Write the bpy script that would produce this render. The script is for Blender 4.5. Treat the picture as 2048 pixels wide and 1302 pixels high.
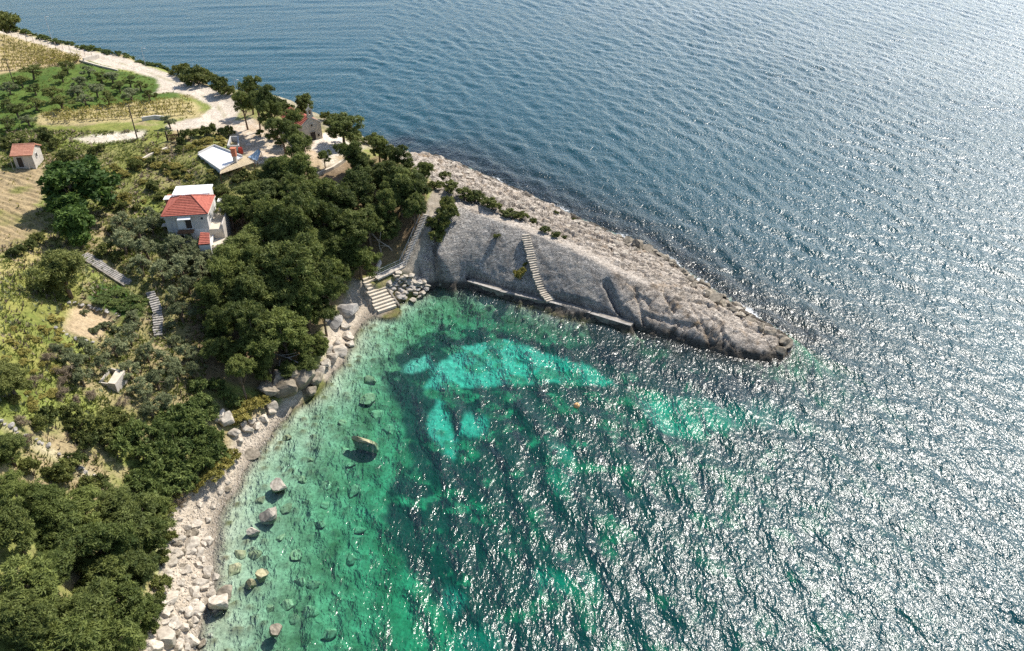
import bpy, bmesh, math, random
import numpy as np
from mathutils import Vector, Matrix

# ------------------------------------------------------------------ scene, camera, light
sc = bpy.context.scene
for o in list(bpy.data.objects):
    bpy.data.objects.remove(o)
COL = sc.collection
CAM_H, PITCH, FPX = 75.0, math.radians(34.0), 1592.0      # drone height, tilt, focal length in photo pixels (2048 wide)
SUN_AZ, SUN_EL = math.radians(40.0), math.radians(48.0)   # azimuth to the right of the view direction (+Y)

cam_d = bpy.data.cameras.new('camera')
cam = bpy.data.objects.new('camera', cam_d)
COL.objects.link(cam)
cam.location = (0, 0, CAM_H)
cam.rotation_euler = (math.pi / 2 - PITCH, 0, 0)
cam_d.sensor_width = 36.0
cam_d.sensor_fit = 'HORIZONTAL'
cam_d.lens = 36.0 * FPX / 2048.0
cam_d.clip_start = 1.0
cam_d.clip_end = 20000.0
sc.camera = cam

world = bpy.data.worlds.new('World')
sc.world = world
world.use_nodes = True
wn = world.node_tree.nodes
wl = world.node_tree.links
bg = wn['Background']
sky = wn.new('ShaderNodeTexSky')
sky.sky_type = 'NISHITA'
sky.sun_disc = False
sky.sun_elevation = SUN_EL
sky.sun_rotation = SUN_AZ
sky.air_density = 1.0
sky.dust_density = 1.0
wl.new(sky.outputs[0], bg.inputs[0])
bg.inputs[1].default_value = 0.125

sun_d = bpy.data.lights.new('sun', 'SUN')
sun_d.energy = 4.8
sun_d.angle = math.radians(0.53)
sun_d.color = (1.0, 0.95, 0.87)
sun = bpy.data.objects.new('sun', sun_d)
COL.objects.link(sun)
SUNV = Vector((math.sin(SUN_AZ) * math.cos(SUN_EL), math.cos(SUN_AZ) * math.cos(SUN_EL), math.sin(SUN_EL)))
sun.rotation_euler = SUNV.to_track_quat('Z', 'Y').to_euler()
sun.location = (60, 80, 160)

sc.view_settings.view_transform = 'Standard'
sc.view_settings.look = 'None'
sc.view_settings.exposure = 0.5
sc.view_settings.gamma = 1.0
sc.render.engine = 'CYCLES'
cy = sc.cycles
cy.max_bounces = 5
cy.diffuse_bounces = 3
cy.glossy_bounces = 2
cy.transmission_bounces = 2
cy.volume_bounces = 0
cy.transparent_max_bounces = 10
cy.caustics_reflective = False
cy.caustics_refractive = False
cy.sample_clamp_direct = 12.0
cy.sample_clamp_indirect = 4.0
cy.use_denoising = False

rng = np.random.default_rng(7)
random.seed(7)

# ------------------------------------------------------------------ photo pixel <-> world
CP, SP = math.cos(PITCH), math.sin(PITCH)


def P(px, py, z):
    """world point at height z that is seen at photo pixel px,py"""
    u = -(py - 651.0) / FPX
    dz = -SP + u * CP
    k = (CAM_H - z) / -dz
    return Vector(((px - 1024.0) / FPX * k, (CP + u * SP) * k, z))


def project(x, y, z):
    dz = z - CAM_H
    d = np.maximum(y * CP - dz * SP, 1.0)
    up = y * SP + dz * CP
    return 1024.0 + FPX * x / d, 651.0 - FPX * up / d


# ------------------------------------------------------------------ numpy noise
def _hash(ix, iy, seed):
    n = (ix.astype(np.int64) * 374761393 + iy.astype(np.int64) * 668265263 + seed * 974634777) & 0x7fffffff
    n = ((n ^ (n >> 13)) * 1274126177) & 0x7fffffff
    n = n ^ (n >> 16)
    return (n & 0xffff) / 65535.0


def vnoise(x, y, seed=0):
    ix, iy = np.floor(x), np.floor(y)
    fx, fy = x - ix, y - iy
    fx = fx * fx * (3 - 2 * fx)
    fy = fy * fy * (3 - 2 * fy)
    a, b = _hash(ix, iy, seed), _hash(ix + 1, iy, seed)
    c, d = _hash(ix, iy + 1, seed), _hash(ix + 1, iy + 1, seed)
    return (a + (b - a) * fx) * (1 - fy) + (c + (d - c) * fx) * fy


def fbm(x, y, seed=0, octv=4, gain=0.5):
    s, a, t = 0.0, 1.0, 0.0
    for i in range(octv):
        s = s + a * vnoise(x * 2 ** i + i * 17.3, y * 2 ** i - i * 9.1, seed + i)
        t += a
        a *= gain
    return s / t


def worley(x, y, seed=0):
    ix, iy = np.floor(x), np.floor(y)
    f1 = np.full(x.shape, 9.0)
    f2 = np.full(x.shape, 9.0)
    cid = np.zeros(x.shape)
    for dx in (-1, 0, 1):
        for dy in (-1, 0, 1):
            cx, cy_ = ix + dx, iy + dy
            px_ = cx + _hash(cx, cy_, seed)
            py_ = cy_ + _hash(cx, cy_, seed + 5)
            d = np.hypot(px_ - x, py_ - y)
            nearer = d < f1
            f2 = np.where(nearer, f1, np.minimum(f2, d))
            cid = np.where(nearer, _hash(cx, cy_, seed + 11), cid)
            f1 = np.where(nearer, d, f1)
    return f1, f2, cid


def sstep(a, b, x):
    t = np.clip((x - a) / (b - a), 0, 1)
    return t * t * (3 - 2 * t)


def in_poly(px, py, poly):
    r = np.zeros(px.shape, bool)
    n = len(poly)
    for i in range(n):
        x1, y1 = poly[i]
        x2, y2 = poly[(i + 1) % n]
        if y1 == y2:
            continue
        c = ((y1 > py) != (y2 > py)) & (px < (x2 - x1) * (py - y1) / (y2 - y1) + x1)
        r ^= c
    return r


# ------------------------------------------------------------------ terrain heights
# coast at sea level, photo pixels: inner cove first (from the bottom of the picture), then the outer side
INNER = [(385, 1302), (400, 1240), (425, 1180), (425, 1100), (432, 1040), (450, 1000), (480, 950), (508, 905), (545, 855),
         (590, 812), (640, 775), (660, 745), (690, 708), (705, 672), (722, 645), (760, 628), (790, 610), (815, 597),
         (850, 585), (880, 572), (930, 574), (1000, 592), (1090, 612), (1200, 642), (1270, 664), (1330, 674), (1400, 695),
         (1450, 710), (1530, 722), (1572, 716)]
OUTER = [(1586, 692), (1550, 655), (1480, 612), (1420, 575), (1370, 538), (1330, 512), (1270, 484), (1200, 452), (1130, 420),
         (1060, 388), (990, 358), (930, 332), (860, 308), (800, 288)]
LAND = [  # px, py, z
    # rim of the cove and beach
    (330, 1290, 2.6), (350, 1200, 2.0), (350, 1120, 1.8), (380, 1040, 1.4), (440, 965, 1.2), (330, 1000, 3.0),
    (300, 1250, 4.0), (300, 1130, 4.0), (470, 905, 1.2), (450, 860, 3.0), (520, 845, 1.2), (500, 815, 2.5), (570, 790, 1.6),
    (560, 760, 3.2), (620, 745, 1.6), (640, 710, 2.2), (665, 670, 1.5), (690, 630, 1.4), (700, 600, 1.8), (735, 600, 1.0),
    # gully slope on the near left
    (150, 1280, 9), (0, 1302, 14), (0, 1150, 16), (200, 1120, 8), (250, 1000, 6.5), (120, 1000, 11), (0, 980, 17.5),
    (230, 960, 8), (330, 930, 5.5), (420, 930, 2.6), (380, 860, 5.5), (300, 870, 8), (200, 880, 10.5), (100, 870, 14),
    (0, 830, 18.5), (100, 790, 15), (215, 770, 11.5), (300, 780, 9), (370, 790, 7), (430, 790, 5), (490, 760, 4.5),
    (0, 700, 20), (80, 700, 17), (160, 690, 13.2), (240, 700, 11), (320, 690, 9.2), (400, 700, 7.6), (480, 690, 6.5),
    (560, 690, 5), (610, 660, 4.5), (0, 600, 20), (80, 600, 17.2), (140, 610, 14), (210, 640, 12.4), (290, 630, 11),
    (180, 560, 14.4), (240, 600, 12.6), (315, 600, 11.3), (400, 610, 9.6), (480, 600, 8.4), (560, 600, 7), (640, 600, 5),
    (690, 560, 4.2), (172, 510, 15.6), (255, 560, 13.2), (0, 540, 19.4), (70, 510, 18), (120, 470, 17.4), (0, 450, 19),
    (0, 380, 19), (60, 400, 18.4), (130, 420, 17.2), (220, 440, 16), (280, 470, 14.8), (330, 490, 13.6), (420, 490, 12.4),
    (480, 520, 10.8), (560, 520, 9.2), (640, 520, 7.4), (700, 510, 6.4), (740, 545, 3.9), (760, 520, 5.2), (790, 470, 7.2),
    (800, 540, 3.4), (845, 560, 1.6), (835, 470, 7.6), (852, 430, 10.2), (875, 480, 7.2), (880, 530, 4), (800, 420, 10),
    (720, 440, 9.6), (640, 440, 11), (560, 440, 12.4), (500, 440, 13.2), (440, 430, 14.2), (350, 395, 16.2), (410, 395, 15.6),
    (280, 400, 16.8), (200, 380, 17.4), (470, 380, 15.8), (540, 380, 15), (620, 380, 13.8), (700, 380, 12.4), (770, 370, 11.6),
    # village bench
    (20, 320, 18.6), (80, 330, 18.2), (150, 330, 17.8), (230, 330, 17.6), (300, 330, 17.4), (360, 340, 17.2), (440, 340, 17),
    (500, 330, 16.8), (560, 330, 16.2), (620, 330, 15.4), (680, 320, 14.8), (730, 320, 13.6), (0, 280, 19.4), (100, 280, 19),
    (200, 280, 18.8), (300, 280, 18.4), (350, 275, 18.2), (400, 280, 17.8), (460, 290, 17.2), (520, 280, 17), (580, 280, 16.6),
    (640, 282, 16), (700, 285, 14.8), (0, 220, 20), (100, 230, 19.8), (200, 225, 19.5), (300, 225, 19), (400, 235, 18.2),
    (470, 240, 17.6), (530, 250, 17.2), (0, 150, 21.4), (100, 160, 21), (200, 160, 20.6), (300, 165, 20), (380, 180, 19.2),
    (440, 200, 18.4), (0, 95, 22.6), (80, 110, 22), (160, 130, 21.2), (230, 130, 20.8), (300, 145, 20.2),
    # headland: foot of the slab, its crest, the broken outer back
    (890, 558, 1.5), (940, 560, 1.3), (1010, 580, 1.2), (1090, 600, 1.2), (1180, 625, 1.2), (1260, 650, 1.2), (1330, 660, 1.0),
    (1400, 678, 1.2), (1470, 698, 1.0), (1530, 705, 1.0),
    (905, 410, 10.4), (950, 420, 10.2), (1000, 440, 9.5), (1060, 462, 8.7), (1120, 485, 8.0), (1180, 512, 7.4), (1230, 540, 6.4),
    (1300, 570, 5.2), (1370, 605, 4.1), (1440, 642, 3.1), (1500, 670, 2.3), (1545, 688, 1.6),
    (890, 380, 10.4), (950, 390, 9.6), (1020, 415, 8.6), (1090, 450, 7.5), (1150, 480, 7.2), (1220, 505, 5.8), (1290, 535, 4.6),
    (1360, 570, 3.6), (1430, 605, 2.6), (1500, 645, 1.8),
    (850, 340, 9.0), (910, 360, 6.5), (980, 385, 5.2), (1050, 410, 4.4), (1120, 440, 3.8), (1190, 470, 3.2), (1260, 500, 2.6),
    (1330, 530, 2.0), (790, 330, 11), (820, 312, 4.5), (760, 300, 12), (780, 285, 5),
]
BED = [  # sea floor, photo pixels at the surface, depth
    (480, 1250, -.7), (520, 1150, -1.0), (500, 1040, -.6), (560, 950, -.9), (620, 870, -.8), (690, 780, -.8), (760, 690, -.9),
    (600, 1250, -2.0), (640, 1100, -2.1), (660, 980, -2.0), (730, 860, -2.0), (780, 760, -2.1), (830, 650, -1.7), (890, 610, -1.6),
    (760, 1250, -3.6), (780, 1080, -3.8), (830, 920, -3.8), (900, 760, -3.4), (960, 680, -3.0), (1010, 625, -2.3),
    (920, 1250, -5.6), (960, 1050, -5.6), (1000, 880, -5.0), (1060, 750, -3.8), (1120, 670, -3.4), (1220, 680, -4.2),
    (1120, 1250, -8), (1180, 1050, -7.5), (1220, 880, -6.4), (1280, 770, -5.2), (1350, 715, -4.6), (1450, 745, -6.0),
    (1400, 1250, -11), (1450, 1050, -11), (1480, 880, -9), (1560, 780, -8), (1640, 800, -11), (1640, 700, -9),
    (1700, 1250, -16), (1750, 1000, -16), (1800, 800, -17), (1950, 1150, -18),
]


def build_points():
    pts = []
    for a in LAND:
        pts.append(tuple(P(*a)))
    for (x, y) in INNER + OUTER:
        q = P(x, y, 0)
        pts.append((q.x, q.y, -0.02))
    for (x, y, z) in BED:
        q = P(x, y, 0)
        pts.append((q.x, q.y, z))
    # outer side of the headland falls away quickly
    no = len(OUTER)
    for i, (x, y) in enumerate(OUTER):
        q = P(x, y, 0)
        n = Vector((0.55, 0.83))
        if i == 0:
            n = Vector((0.95, 0.3))
        for d, z in ((4, -3.0), (10, -9), (26, -19)):
            pts.append((q.x + n.x * d, q.y + n.y * d, z))
    # cliff behind the skyline on the left: bank rim as seen in the photo, sea just behind it
    rim = [(735, 268, 9.0), (690, 248, 14.0), (640, 228, 15.0), (590, 205, 15.8), (530, 190, 16.6), (470, 180, 17.6), (400, 158, 18.6),
           (330, 136, 19.4), (260, 112, 20.2), (180, 96, 20.8), (100, 80, 21.4), (40, 58, 22.0), (0, 42, 22.4), (-120, 10, 23.0)]
    for (x, y, z) in rim:
        q = P(x, y, z)
        n = Vector((0.42, 0.9))
        pts.append(tuple(q))
        for d, zz in ((6, z * .45), (11, -0.5), (17, -6), (34, -19)):
            pts.append((q.x + n.x * d, q.y + n.y * d, zz))
    # out of the frame: hillside goes on to the left and behind the camera
    for x, y, z in ((-60, 20, 18), (-110, 20, 30), (-170, 20, 42), (-100, 70, 23), (-130, 110, 23), (-170, 70, 36), (-170, 130, 30),
                    (-160, 170, 26), (-175, 220, 27), (-60, -30, 14), (-110, -30, 30), (-170, -40, 44), (-38, 15, 0), (-30, 22, -1.2),
                    (-20, 10, -4), (0, 20, -8), (30, 15, -13), (60, 20, -17), (-46, -30, 0), (-30, -30, -5), (0, -40, -14), (60, -40, -20)):
        pts.append((x, y, z))
    return np.array(pts)


CTRL = build_points()
_A = CTRL[:, :2]
_D = np.hypot(_A[:, None, 0] - _A[None, :, 0], _A[:, None, 1] - _A[None, :, 1])
_W = np.linalg.solve(_D + np.eye(len(_A)) * 0.25, CTRL[:, 2] - CTRL[:, 2].mean())


def rbf(x, y):
    out = np.empty(x.shape)
    xf, yf, of = x.ravel(), y.ravel(), out.ravel()
    for s in range(0, xf.size, 40000):
        e = s + 40000
        d = np.sqrt((xf[s:e, None] - _A[None, :, 0]) ** 2 + (yf[s:e, None] - _A[None, :, 1]) ** 2 + 0.6)
        of[s:e] = d @ _W
    return of.reshape(x.shape) + CTRL[:, 2].mean()


def axis(segments):
    v = []
    for a, b, n in segments:
        v += list(np.linspace(a, b, n, endpoint=False))
    v.append(segments[-1][1])
    return np.array(v)


GX = axis([(-260, -160, 30), (-160, -108, 75), (-108, -17, 235), (-17, 48, 270), (48, 75, 30)])
GY = axis([(-60, 26, 45), (26, 98, 190), (98, 142, 180), (142, 155, 32), (155, 250, 160), (250, 300, 40)])
XX, YY = np.meshgrid(GX, GY)
ZZ = rbf(XX, YY)


def path_dist(pts):
    """distance from every grid vertex to a 3D polyline in plan, and the height of the nearest point on it"""
    best = np.full(XX.shape, 1e9)
    zb = np.zeros(XX.shape)
    for a, b in zip(pts[:-1], pts[1:]):
        ax, ay, az = a
        bx_, by_, bz = b
        L2 = (bx_ - ax) ** 2 + (by_ - ay) ** 2 + 1e-9
        t = np.clip(((XX - ax) * (bx_ - ax) + (YY - ay) * (by_ - ay)) / L2, 0, 1)
        d = np.hypot(XX - ax - t * (bx_ - ax), YY - ay - t * (by_ - ay))
        m = d < best
        best = np.where(m, d, best)
        zb = np.where(m, az + t * (bz - az), zb)
    return best, zb


def stamp(pts, half, fall, dz=0.0):
    global ZZ
    d, z = path_dist(pts)
    w = 1 - sstep(half, half + fall, d)
    ZZ = ZZ * (1 - w) + (z + dz) * w


def hgt(x, y):
    """terrain height by bilinear lookup"""
    x = np.atleast_1d(np.asarray(x, float))
    y = np.atleast_1d(np.asarray(y, float))
    i = np.clip(np.searchsorted(GX, x) - 1, 0, len(GX) - 2)
    j = np.clip(np.searchsorted(GY, y) - 1, 0, len(GY) - 2)
    fx = np.clip((x - GX[i]) / (GX[i + 1] - GX[i]), 0, 1)
    fy = np.clip((y - GY[j]) / (GY[j + 1] - GY[j]), 0, 1)
    return (ZZ[j, i] * (1 - fx) + ZZ[j, i + 1] * fx) * (1 - fy) + (ZZ[j + 1, i] * (1 - fx) + ZZ[j + 1, i + 1] * fx) * fy


def G(px, py, off=0.0, land=False):
    """where the sight line through photo pixel px,py meets the ground (or a level off metres above it); returns ground point"""
    u = -(py - 651.0) / FPX
    d = np.array([(px - 1024.0) / FPX, CP + u * SP, -SP + u * CP])
    t = np.arange(35.0, 420.0, 0.4)
    x, y, z = d[0] * t, d[1] * t, CAM_H + d[2] * t
    h = np.maximum(hgt(x, y), 0.0 if off == 0 else -50) + off
    k = np.argmax(z < h)
    if not (z < h).any():
        k = len(t) - 1
    if land and (not (z < h).any() or hgt(x[k], y[k])[0] < .6):   # sight line passes over the rim: nearest land below it
        hh = hgt(x, y)
        gap = np.where(hh > .6, z - hh - off, 1e6)
        k = int(np.argmin(gap))
        return Vector((x[k], y[k], float(hh[k])))
    a, b = t[max(k - 1, 0)], t[k]
    for _ in range(12):
        m = (a + b) / 2
        if CAM_H + d[2] * m < max(hgt(d[0] * m, d[1] * m)[0], 0.0 if off == 0 else -50) + off:
            b = m
        else:
            a = m
    x, y = d[0] * b, d[1] * b
    return Vector((x, y, float(hgt(x, y)[0])))


# broad natural unevenness on land, before anything is cut into it
PX0, PY0 = project(XX, YY, ZZ)
headland = in_poly(PX0, PY0, [(745, 265), (800, 280), (1000, 350), (1300, 480), (1600, 680), (1600, 740), (1400, 720), (1250, 665), (1000, 600),
                              (860, 590), (830, 560), (865, 440), (900, 400), (850, 350), (780, 310)])
headland = headland.astype(float)


def blur(m, n=2):
    for _ in range(n):
        q = np.pad(m, 1, mode='edge')
        m = (q[:-2, 1:-1] + q[2:, 1:-1] + q[1:-1, :-2] + q[1:-1, 2:] + 2 * m) / 6
    return m


headland = blur(headland, 3)
landm = sstep(0.2, 1.6, ZZ)
ZZ += landm * (1 - headland) * ((fbm(XX / 7, YY / 7, 3) - .5) * 1.1 + (fbm(XX / 1.6, YY / 1.6, 9) - .5) * .35)

# level benches cut for paths, stairs and buildings
S_UP = [P(168, 508, 15.7), P(258, 566, 13.0)]
S_MID = [P(300, 583, 12.0), P(315, 620, 10.8), P(316, 672, 9.3)]
S_BAY = [P(738, 552, 4.0), P(776, 620, 0.35)]
S_WALK = [P(752, 556, 4.0), P(806, 531, 4.3)]
S_HIGH = [P(806, 531, 4.3), P(852, 428, 10.6)]
S_SLAB = [P(1051, 468, 8.6), P(1064, 520, 5.7), P(1086, 580, 2.2), P(1102, 602, 1.25)]
stamp(S_UP, 1.2, 1.5, -.2)
stamp(S_MID, 1.2, 1.5, -.25)
stamp(S_BAY, 1.9, 0.8, -.25)
stamp(S_WALK, .8, 1.0, -.6)
stamp(S_HIGH, .9, 1.6, -.2)
ROAD = [P(-60, 48, 23.0), P(0, 60, 22.6), P(90, 86, 21.8), P(190, 112, 21.0), P(280, 138, 20.3), P(350, 165, 19.6), P(430, 205, 18.4), P(450, 235, 17.8)]
stamp(ROAD, 2.2, 3.0)
stamp([P(429, 292, 18.1), P(395, 309, 18.1), P(418, 330, 17.9), P(440, 340, 17.6)], 1.3, 4.5)

# --- headland rock: smooth dipping slab on the cove side, broken lumps on the sea side
PX0, PY0 = project(XX, YY, ZZ)
slab = in_poly(PX0, PY0, [(872, 480), (905, 412), (1000, 442), (1120, 488), (1215, 535), (1290, 660), (1180, 632), (1000, 588), (872, 562)]).astype(float)
slab = blur(slab, 3) * headland
crest_d, _ = path_dist([P(905, 408, 10.4), P(1000, 440, 9.5), P(1120, 485, 8.0), P(1230, 540, 6.8), P(1370, 605, 5.2), P(1500, 668, 3.0)])
innerside = blur(in_poly(PX0, PY0, [(905, 405), (1060, 465), (1230, 542), (1440, 645), (1580, 700), (1570, 730), (1270, 680), (870, 590)]).astype(float), 2)
outer = headland * (1 - slab)
f1, f2, cid = worley(XX / 2.6 + fbm(XX / 3, YY / 3, 21) * .8, YY / 1.7 + fbm(XX / 3, YY / 3, 22) * .8, 31)
g1, g2, gid = worley(XX / .95 + 4, YY / .75, 47)
lump = (cid - .4) * 1.3 - sstep(.28, .0, f2 - f1) * .75
small = (gid - .5) * .42 - sstep(.22, 0, g2 - g1) * .3
tipm = sstep(8, 30, XX)                                    # toward the tip the rock is more solid
amp = (1 - .82 * innerside) * outer * sstep(.2, 1.2, ZZ) * (0.35 + .65 * sstep(1.0, 5.0, crest_d)) * (1 - .35 * tipm)
ZZ += amp * (lump * .75 + small) + outer * (fbm(XX / .9, YY / .9, 61) - .5) * .3
Z0 = ZZ.copy()
ridge = 1 - np.abs(fbm(XX / 1.5 + fbm(XX, YY, 79) * .5, Z0 * 1.9, 77, 4, .6) - .5) * 4      # thin sharp lips along the bedding
ZZ += (slab + .7 * innerside * (1 - slab)) * headland * (np.maximum(ridge, 0) * .16 + (fbm(XX / .45, YY / .45, 71) - .5) * .14)
kx1, kx2, kid = worley((XX * .9 + YY * .42) / 3.4 + fbm(XX / 1.5, YY / 1.5, 81) * .35, (YY * .9 - XX * .42) / 2.3 + fbm(XX / 1.5, YY / 1.5, 82) * .35, 83)
crack = sstep(.085, .0, kx2 - kx1)
ZZ += headland * innerside * (1 - slab) * ((kid - .5) * .16 - crack * .42)
ZZ -= slab * crack * .10 * (kid > .5)
# underwater edge of the headland and the rocky foot: knobbly
foot = sstep(-2.5, -.1, ZZ) * sstep(1.2, .2, ZZ) * headland
ZZ += foot * ((gid - .5) * .6)


def carve(pts, half, depth):
    global ZZ
    d, _ = path_dist(pts)
    d = d + (fbm(XX / .8, YY / .8, 5) - .5) * .5
    ZZ -= depth * np.exp(-(np.maximum(d, 0) / half) ** 2) * headland


carve([P(1213, 542, 7.2), P(1235, 590, 4.6), P(1262, 628, 2.6), P(1290, 660, .8)], .40, 1.7)
carve([P(1272, 575, 5.0), P(1282, 610, 3.6), P(1298, 655, 1.2)], .25, .45)
carve([P(1240, 598, 4.0), P(1275, 580, 5.0), P(1300, 590, 5.0)], .22, .4)
carve([P(1290, 610, 4.0), P(1330, 625, 3.6), P(1400, 650, 2.6)], .22, .4)
carve([P(1330, 580, 5.2), P(1350, 615, 4.0)], .25, .6)
carve([P(1400, 610, 4.2), P(1440, 650, 2.6), P(1448, 690, 1.0)], .28, .5)
carve([P(878, 470, 7.0), P(868, 520, 4.2), P(872, 555, 1.8)], .35, .9)
carve([P(1375, 590, 4.8), P(1405, 640, 3.4), P(1425, 675, 2)], .25, .5)

CREST = [P(950, 412, 10.2), P(1000, 436, 9.5), P(1060, 458, 8.7), P(1120, 481, 8.0), P(1180, 508, 7.4), P(1230, 536, 6.4), P(1290, 562, 5.4)]
cd_, czl = path_dist(CREST)
cw_ = (1 - sstep(.35, 1.5, cd_ + (fbm(XX / 1.6, YY / 1.6, 95) - .5) * 1.8)) * headland
ZZ = ZZ * (1 - cw_) + (czl + (fbm(XX / .7, YY / .7, 96) - .5) * .15 - .1) * cw_
QP = [(878, 566), (935, 566), (1000, 586), (1090, 606), (1180, 630), (1262, 655)]
stamp([P(x + 2, y - 3, .5) for x, y in QP[1:]], .25, .5)
# seabed pebbles and boulders read as low lumps
bedm = sstep(0.1, -.8, ZZ) * (1 - headland)
b1, b2, bid = worley(XX / 1.3, YY / 1.3, 91)
ZZ += bedm * sstep(-7, -2, ZZ) * (np.maximum(0, bid - .45) * (1 - sstep(.1, .55, b1)) * .9)

# terraces with stone edges
for pl, drop in (([P(132, 602, 14), P(190, 612, 13), P(240, 632, 12.2)], .7), ([P(105, 655, 14.4), P(155, 678, 13), P(200, 690, 12)], .6)):
    d, _ = path_dist(pl)
    ZZ -= drop * (1 - sstep(.6, 5.0, d)) * (YY < np.interp(XX, [p.x for p in pl], [p.y for p in pl])) * sstep(0, .8, d)

PXg, PYg = project(XX, YY, ZZ)
fm = blur(in_poly(PXg, PYg, [(-200, 345), (75, 342), (80, 400), (70, 430), (92, 450), (55, 480), (-200, 515)]).astype(float), 2)
fur = np.sin((YY * .93 + XX * .36 + fbm(XX / 6, YY / 6, 501) * 3.0) * 2 * math.pi / 1.5)
ZZ += fm * fur * .16 * (.5 + fbm(XX / 2, YY / 2, 503))

# ------------------------------------------------------------------ ground colours (albedo) by zone
jx = (fbm(XX / 3, YY / 3, 101) - .5) * 26 + (fbm(XX / .9, YY / .9, 102) - .5) * 14
jy = (fbm(XX / 3, YY / 3, 103) - .5) * 20 + (fbm(XX / .9, YY / .9, 104) - .5) * 10
RGB = np.zeros(XX.shape + (3,))
REL = np.ones(XX.shape)


def c3(*c):
    return np.array(c)


n1 = fbm(XX / 5, YY / 5, 111)[..., None]
n2 = fbm(XX / 1.1, YY / 1.1, 112)[..., None]
n3 = fbm(XX / 14, YY / 14, 113)[..., None]
grassy = c3(.125, .160, .034) * n2 * 1.3 + c3(.20, .205, .060) * (1 - n2) * 1.2
soily = c3(.30, .235, .13) * (.7 + .6 * n2)
RGB[:] = grassy + (soily - grassy) * np.clip((n1 - .5) * 3.2 + (n2 - .5) * 2 + .25, 0, 1)


def zone(poly, col, w=1.0, jit=1.0, soft=2):
    global RGB
    m = in_poly(PXg + jx * jit, PYg + jy * jit, poly).astype(float)
    m = blur(m, soft)[..., None] * w
    col = np.asarray(col) if not callable(col) else col()
    RGB = RGB * (1 - m) + col * m
    return m[..., 0]


def mix(a, b, t):
    return a + (b - a) * np.clip(t, 0, 1)


drysoil = mix(mix(c3(.27, .20, .11), c3(.37, .29, .165), n2), c3(.17, .17, .05), (n1 - .52) * 5)
lawn = mix(c3(.050, .100, .020), c3(.105, .155, .030), n1 * 1.2 + (n2 - .5))
lush = mix(c3(.035, .085, .018), c3(.075, .14, .028), n2)
yellowgrass = mix(c3(.13, .165, .030), c3(.25, .245, .070), n2 * 1.4 - .2)
pale = mix(c3(.52, .45, .34), c3(.66, .59, .48), n2)
sandc = mix(c3(.34, .25, .145), c3(.46, .36, .23), n2)
roadc = mix(c3(.42, .345, .26), c3(.58, .51, .42), n2 * .9 + n1 * .5 - .1)
pebble = mix(c3(.34, .28, .205), c3(.53, .46, .37), n2)
scrubsoil = mix(c3(.34, .265, .15), c3(.16, .16, .05), n2 * 1.5 - .25)

zone([(-200, 140), (0, 150), (170, 120), (235, 138), (315, 155), (322, 172), (305, 187), (375, 182), (345, 198), (190, 218), (75, 226), (85, 252), (0, 290), (-200, 300)], lawn)
zone([(-200, 60), (0, 66), (95, 90), (190, 120), (160, 126), (60, 140), (0, 150), (-200, 150)], mix(c3(.38, .29, .15), c3(.47, .37, .21), n2), jit=.4)
zone([(0, 66), (60, 78), (120, 104), (60, 120), (0, 120)], mix(c3(.22, .20, .07), c3(.4, .31, .16), n2), .6)
zone([(75, 228), (190, 216), (345, 196), (395, 205), (400, 238), (300, 240), (240, 242), (100, 252), (70, 242)], mix(c3(.34, .28, .12), c3(.46, .38, .2), n2), jit=.5)
zone([(80, 258), (240, 243), (335, 262), (320, 290), (150, 285), (60, 290)], yellowgrass)
zone([(138, 279), (200, 268), (290, 262), (285, 276), (200, 286)], pale, jit=.5)
zone([(100, 300), (300, 285), (330, 290), (420, 300), (390, 380), (280, 380), (200, 340), (120, 330)], mix(yellowgrass, scrubsoil, n1 * 1.6 - .3))
zone([(-200, 340), (0, 338), (85, 335), (95, 370), (82, 400), (72, 430), (98, 450), (60, 482), (0, 512), (-200, 520)], drysoil)
zone([(70, 320), (110, 300), (120, 320), (90, 345)], sandc, jit=.5)
zone([(-200, 540), (0, 528), (60, 500), (108, 440), (122, 448), (92, 512), (0, 562), (-200, 600)], mix(c3(.30, .26, .09), c3(.40, .33, .15), n2), .8)
zone([(-200, 570), (0, 560), (130, 500), (165, 560), (150, 620), (120, 700), (90, 800), (0, 840), (-200, 860)], mix(c3(.12, .15, .032), c3(.28, .26, .075), n1 * 1.4 + n2 - .75))
zone([(170, 600), (195, 566), (270, 568), (300, 596), (302, 640), (240, 632)], lush, jit=.6)
zone([(122, 662), (145, 612), (232, 634), (222, 655), (190, 684)], sandc, jit=.5)
zone([(285, 610), (318, 600), (330, 660), (345, 700), (300, 720), (290, 660)], sandc, .8)
zone([(345, 790), (380, 760), (380, 830), (350, 850)], sandc, .9)
zone([(200, 520), (330, 500), (420, 500), (430, 560), (420, 700), (400, 850), (200, 850), (180, 700), (310, 640)], scrubsoil, .8)
zone([(320, 335), (480, 350), (490, 300), (560, 300), (560, 350), (480, 400), (300, 400)], scrubsoil, .5)
zone([(230, 330), (270, 345), (300, 395), (240, 400)], mix(yellowgrass, scrubsoil, n2), .7)
# path at the bottom left
zone([(0, 838), (60, 868), (120, 905), (190, 945), (225, 980), (200, 985), (110, 925), (40, 880), (0, 858)], mix(c3(.34, .29, .14), c3(.5, .44, .3), n2), .8, .5)
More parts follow.
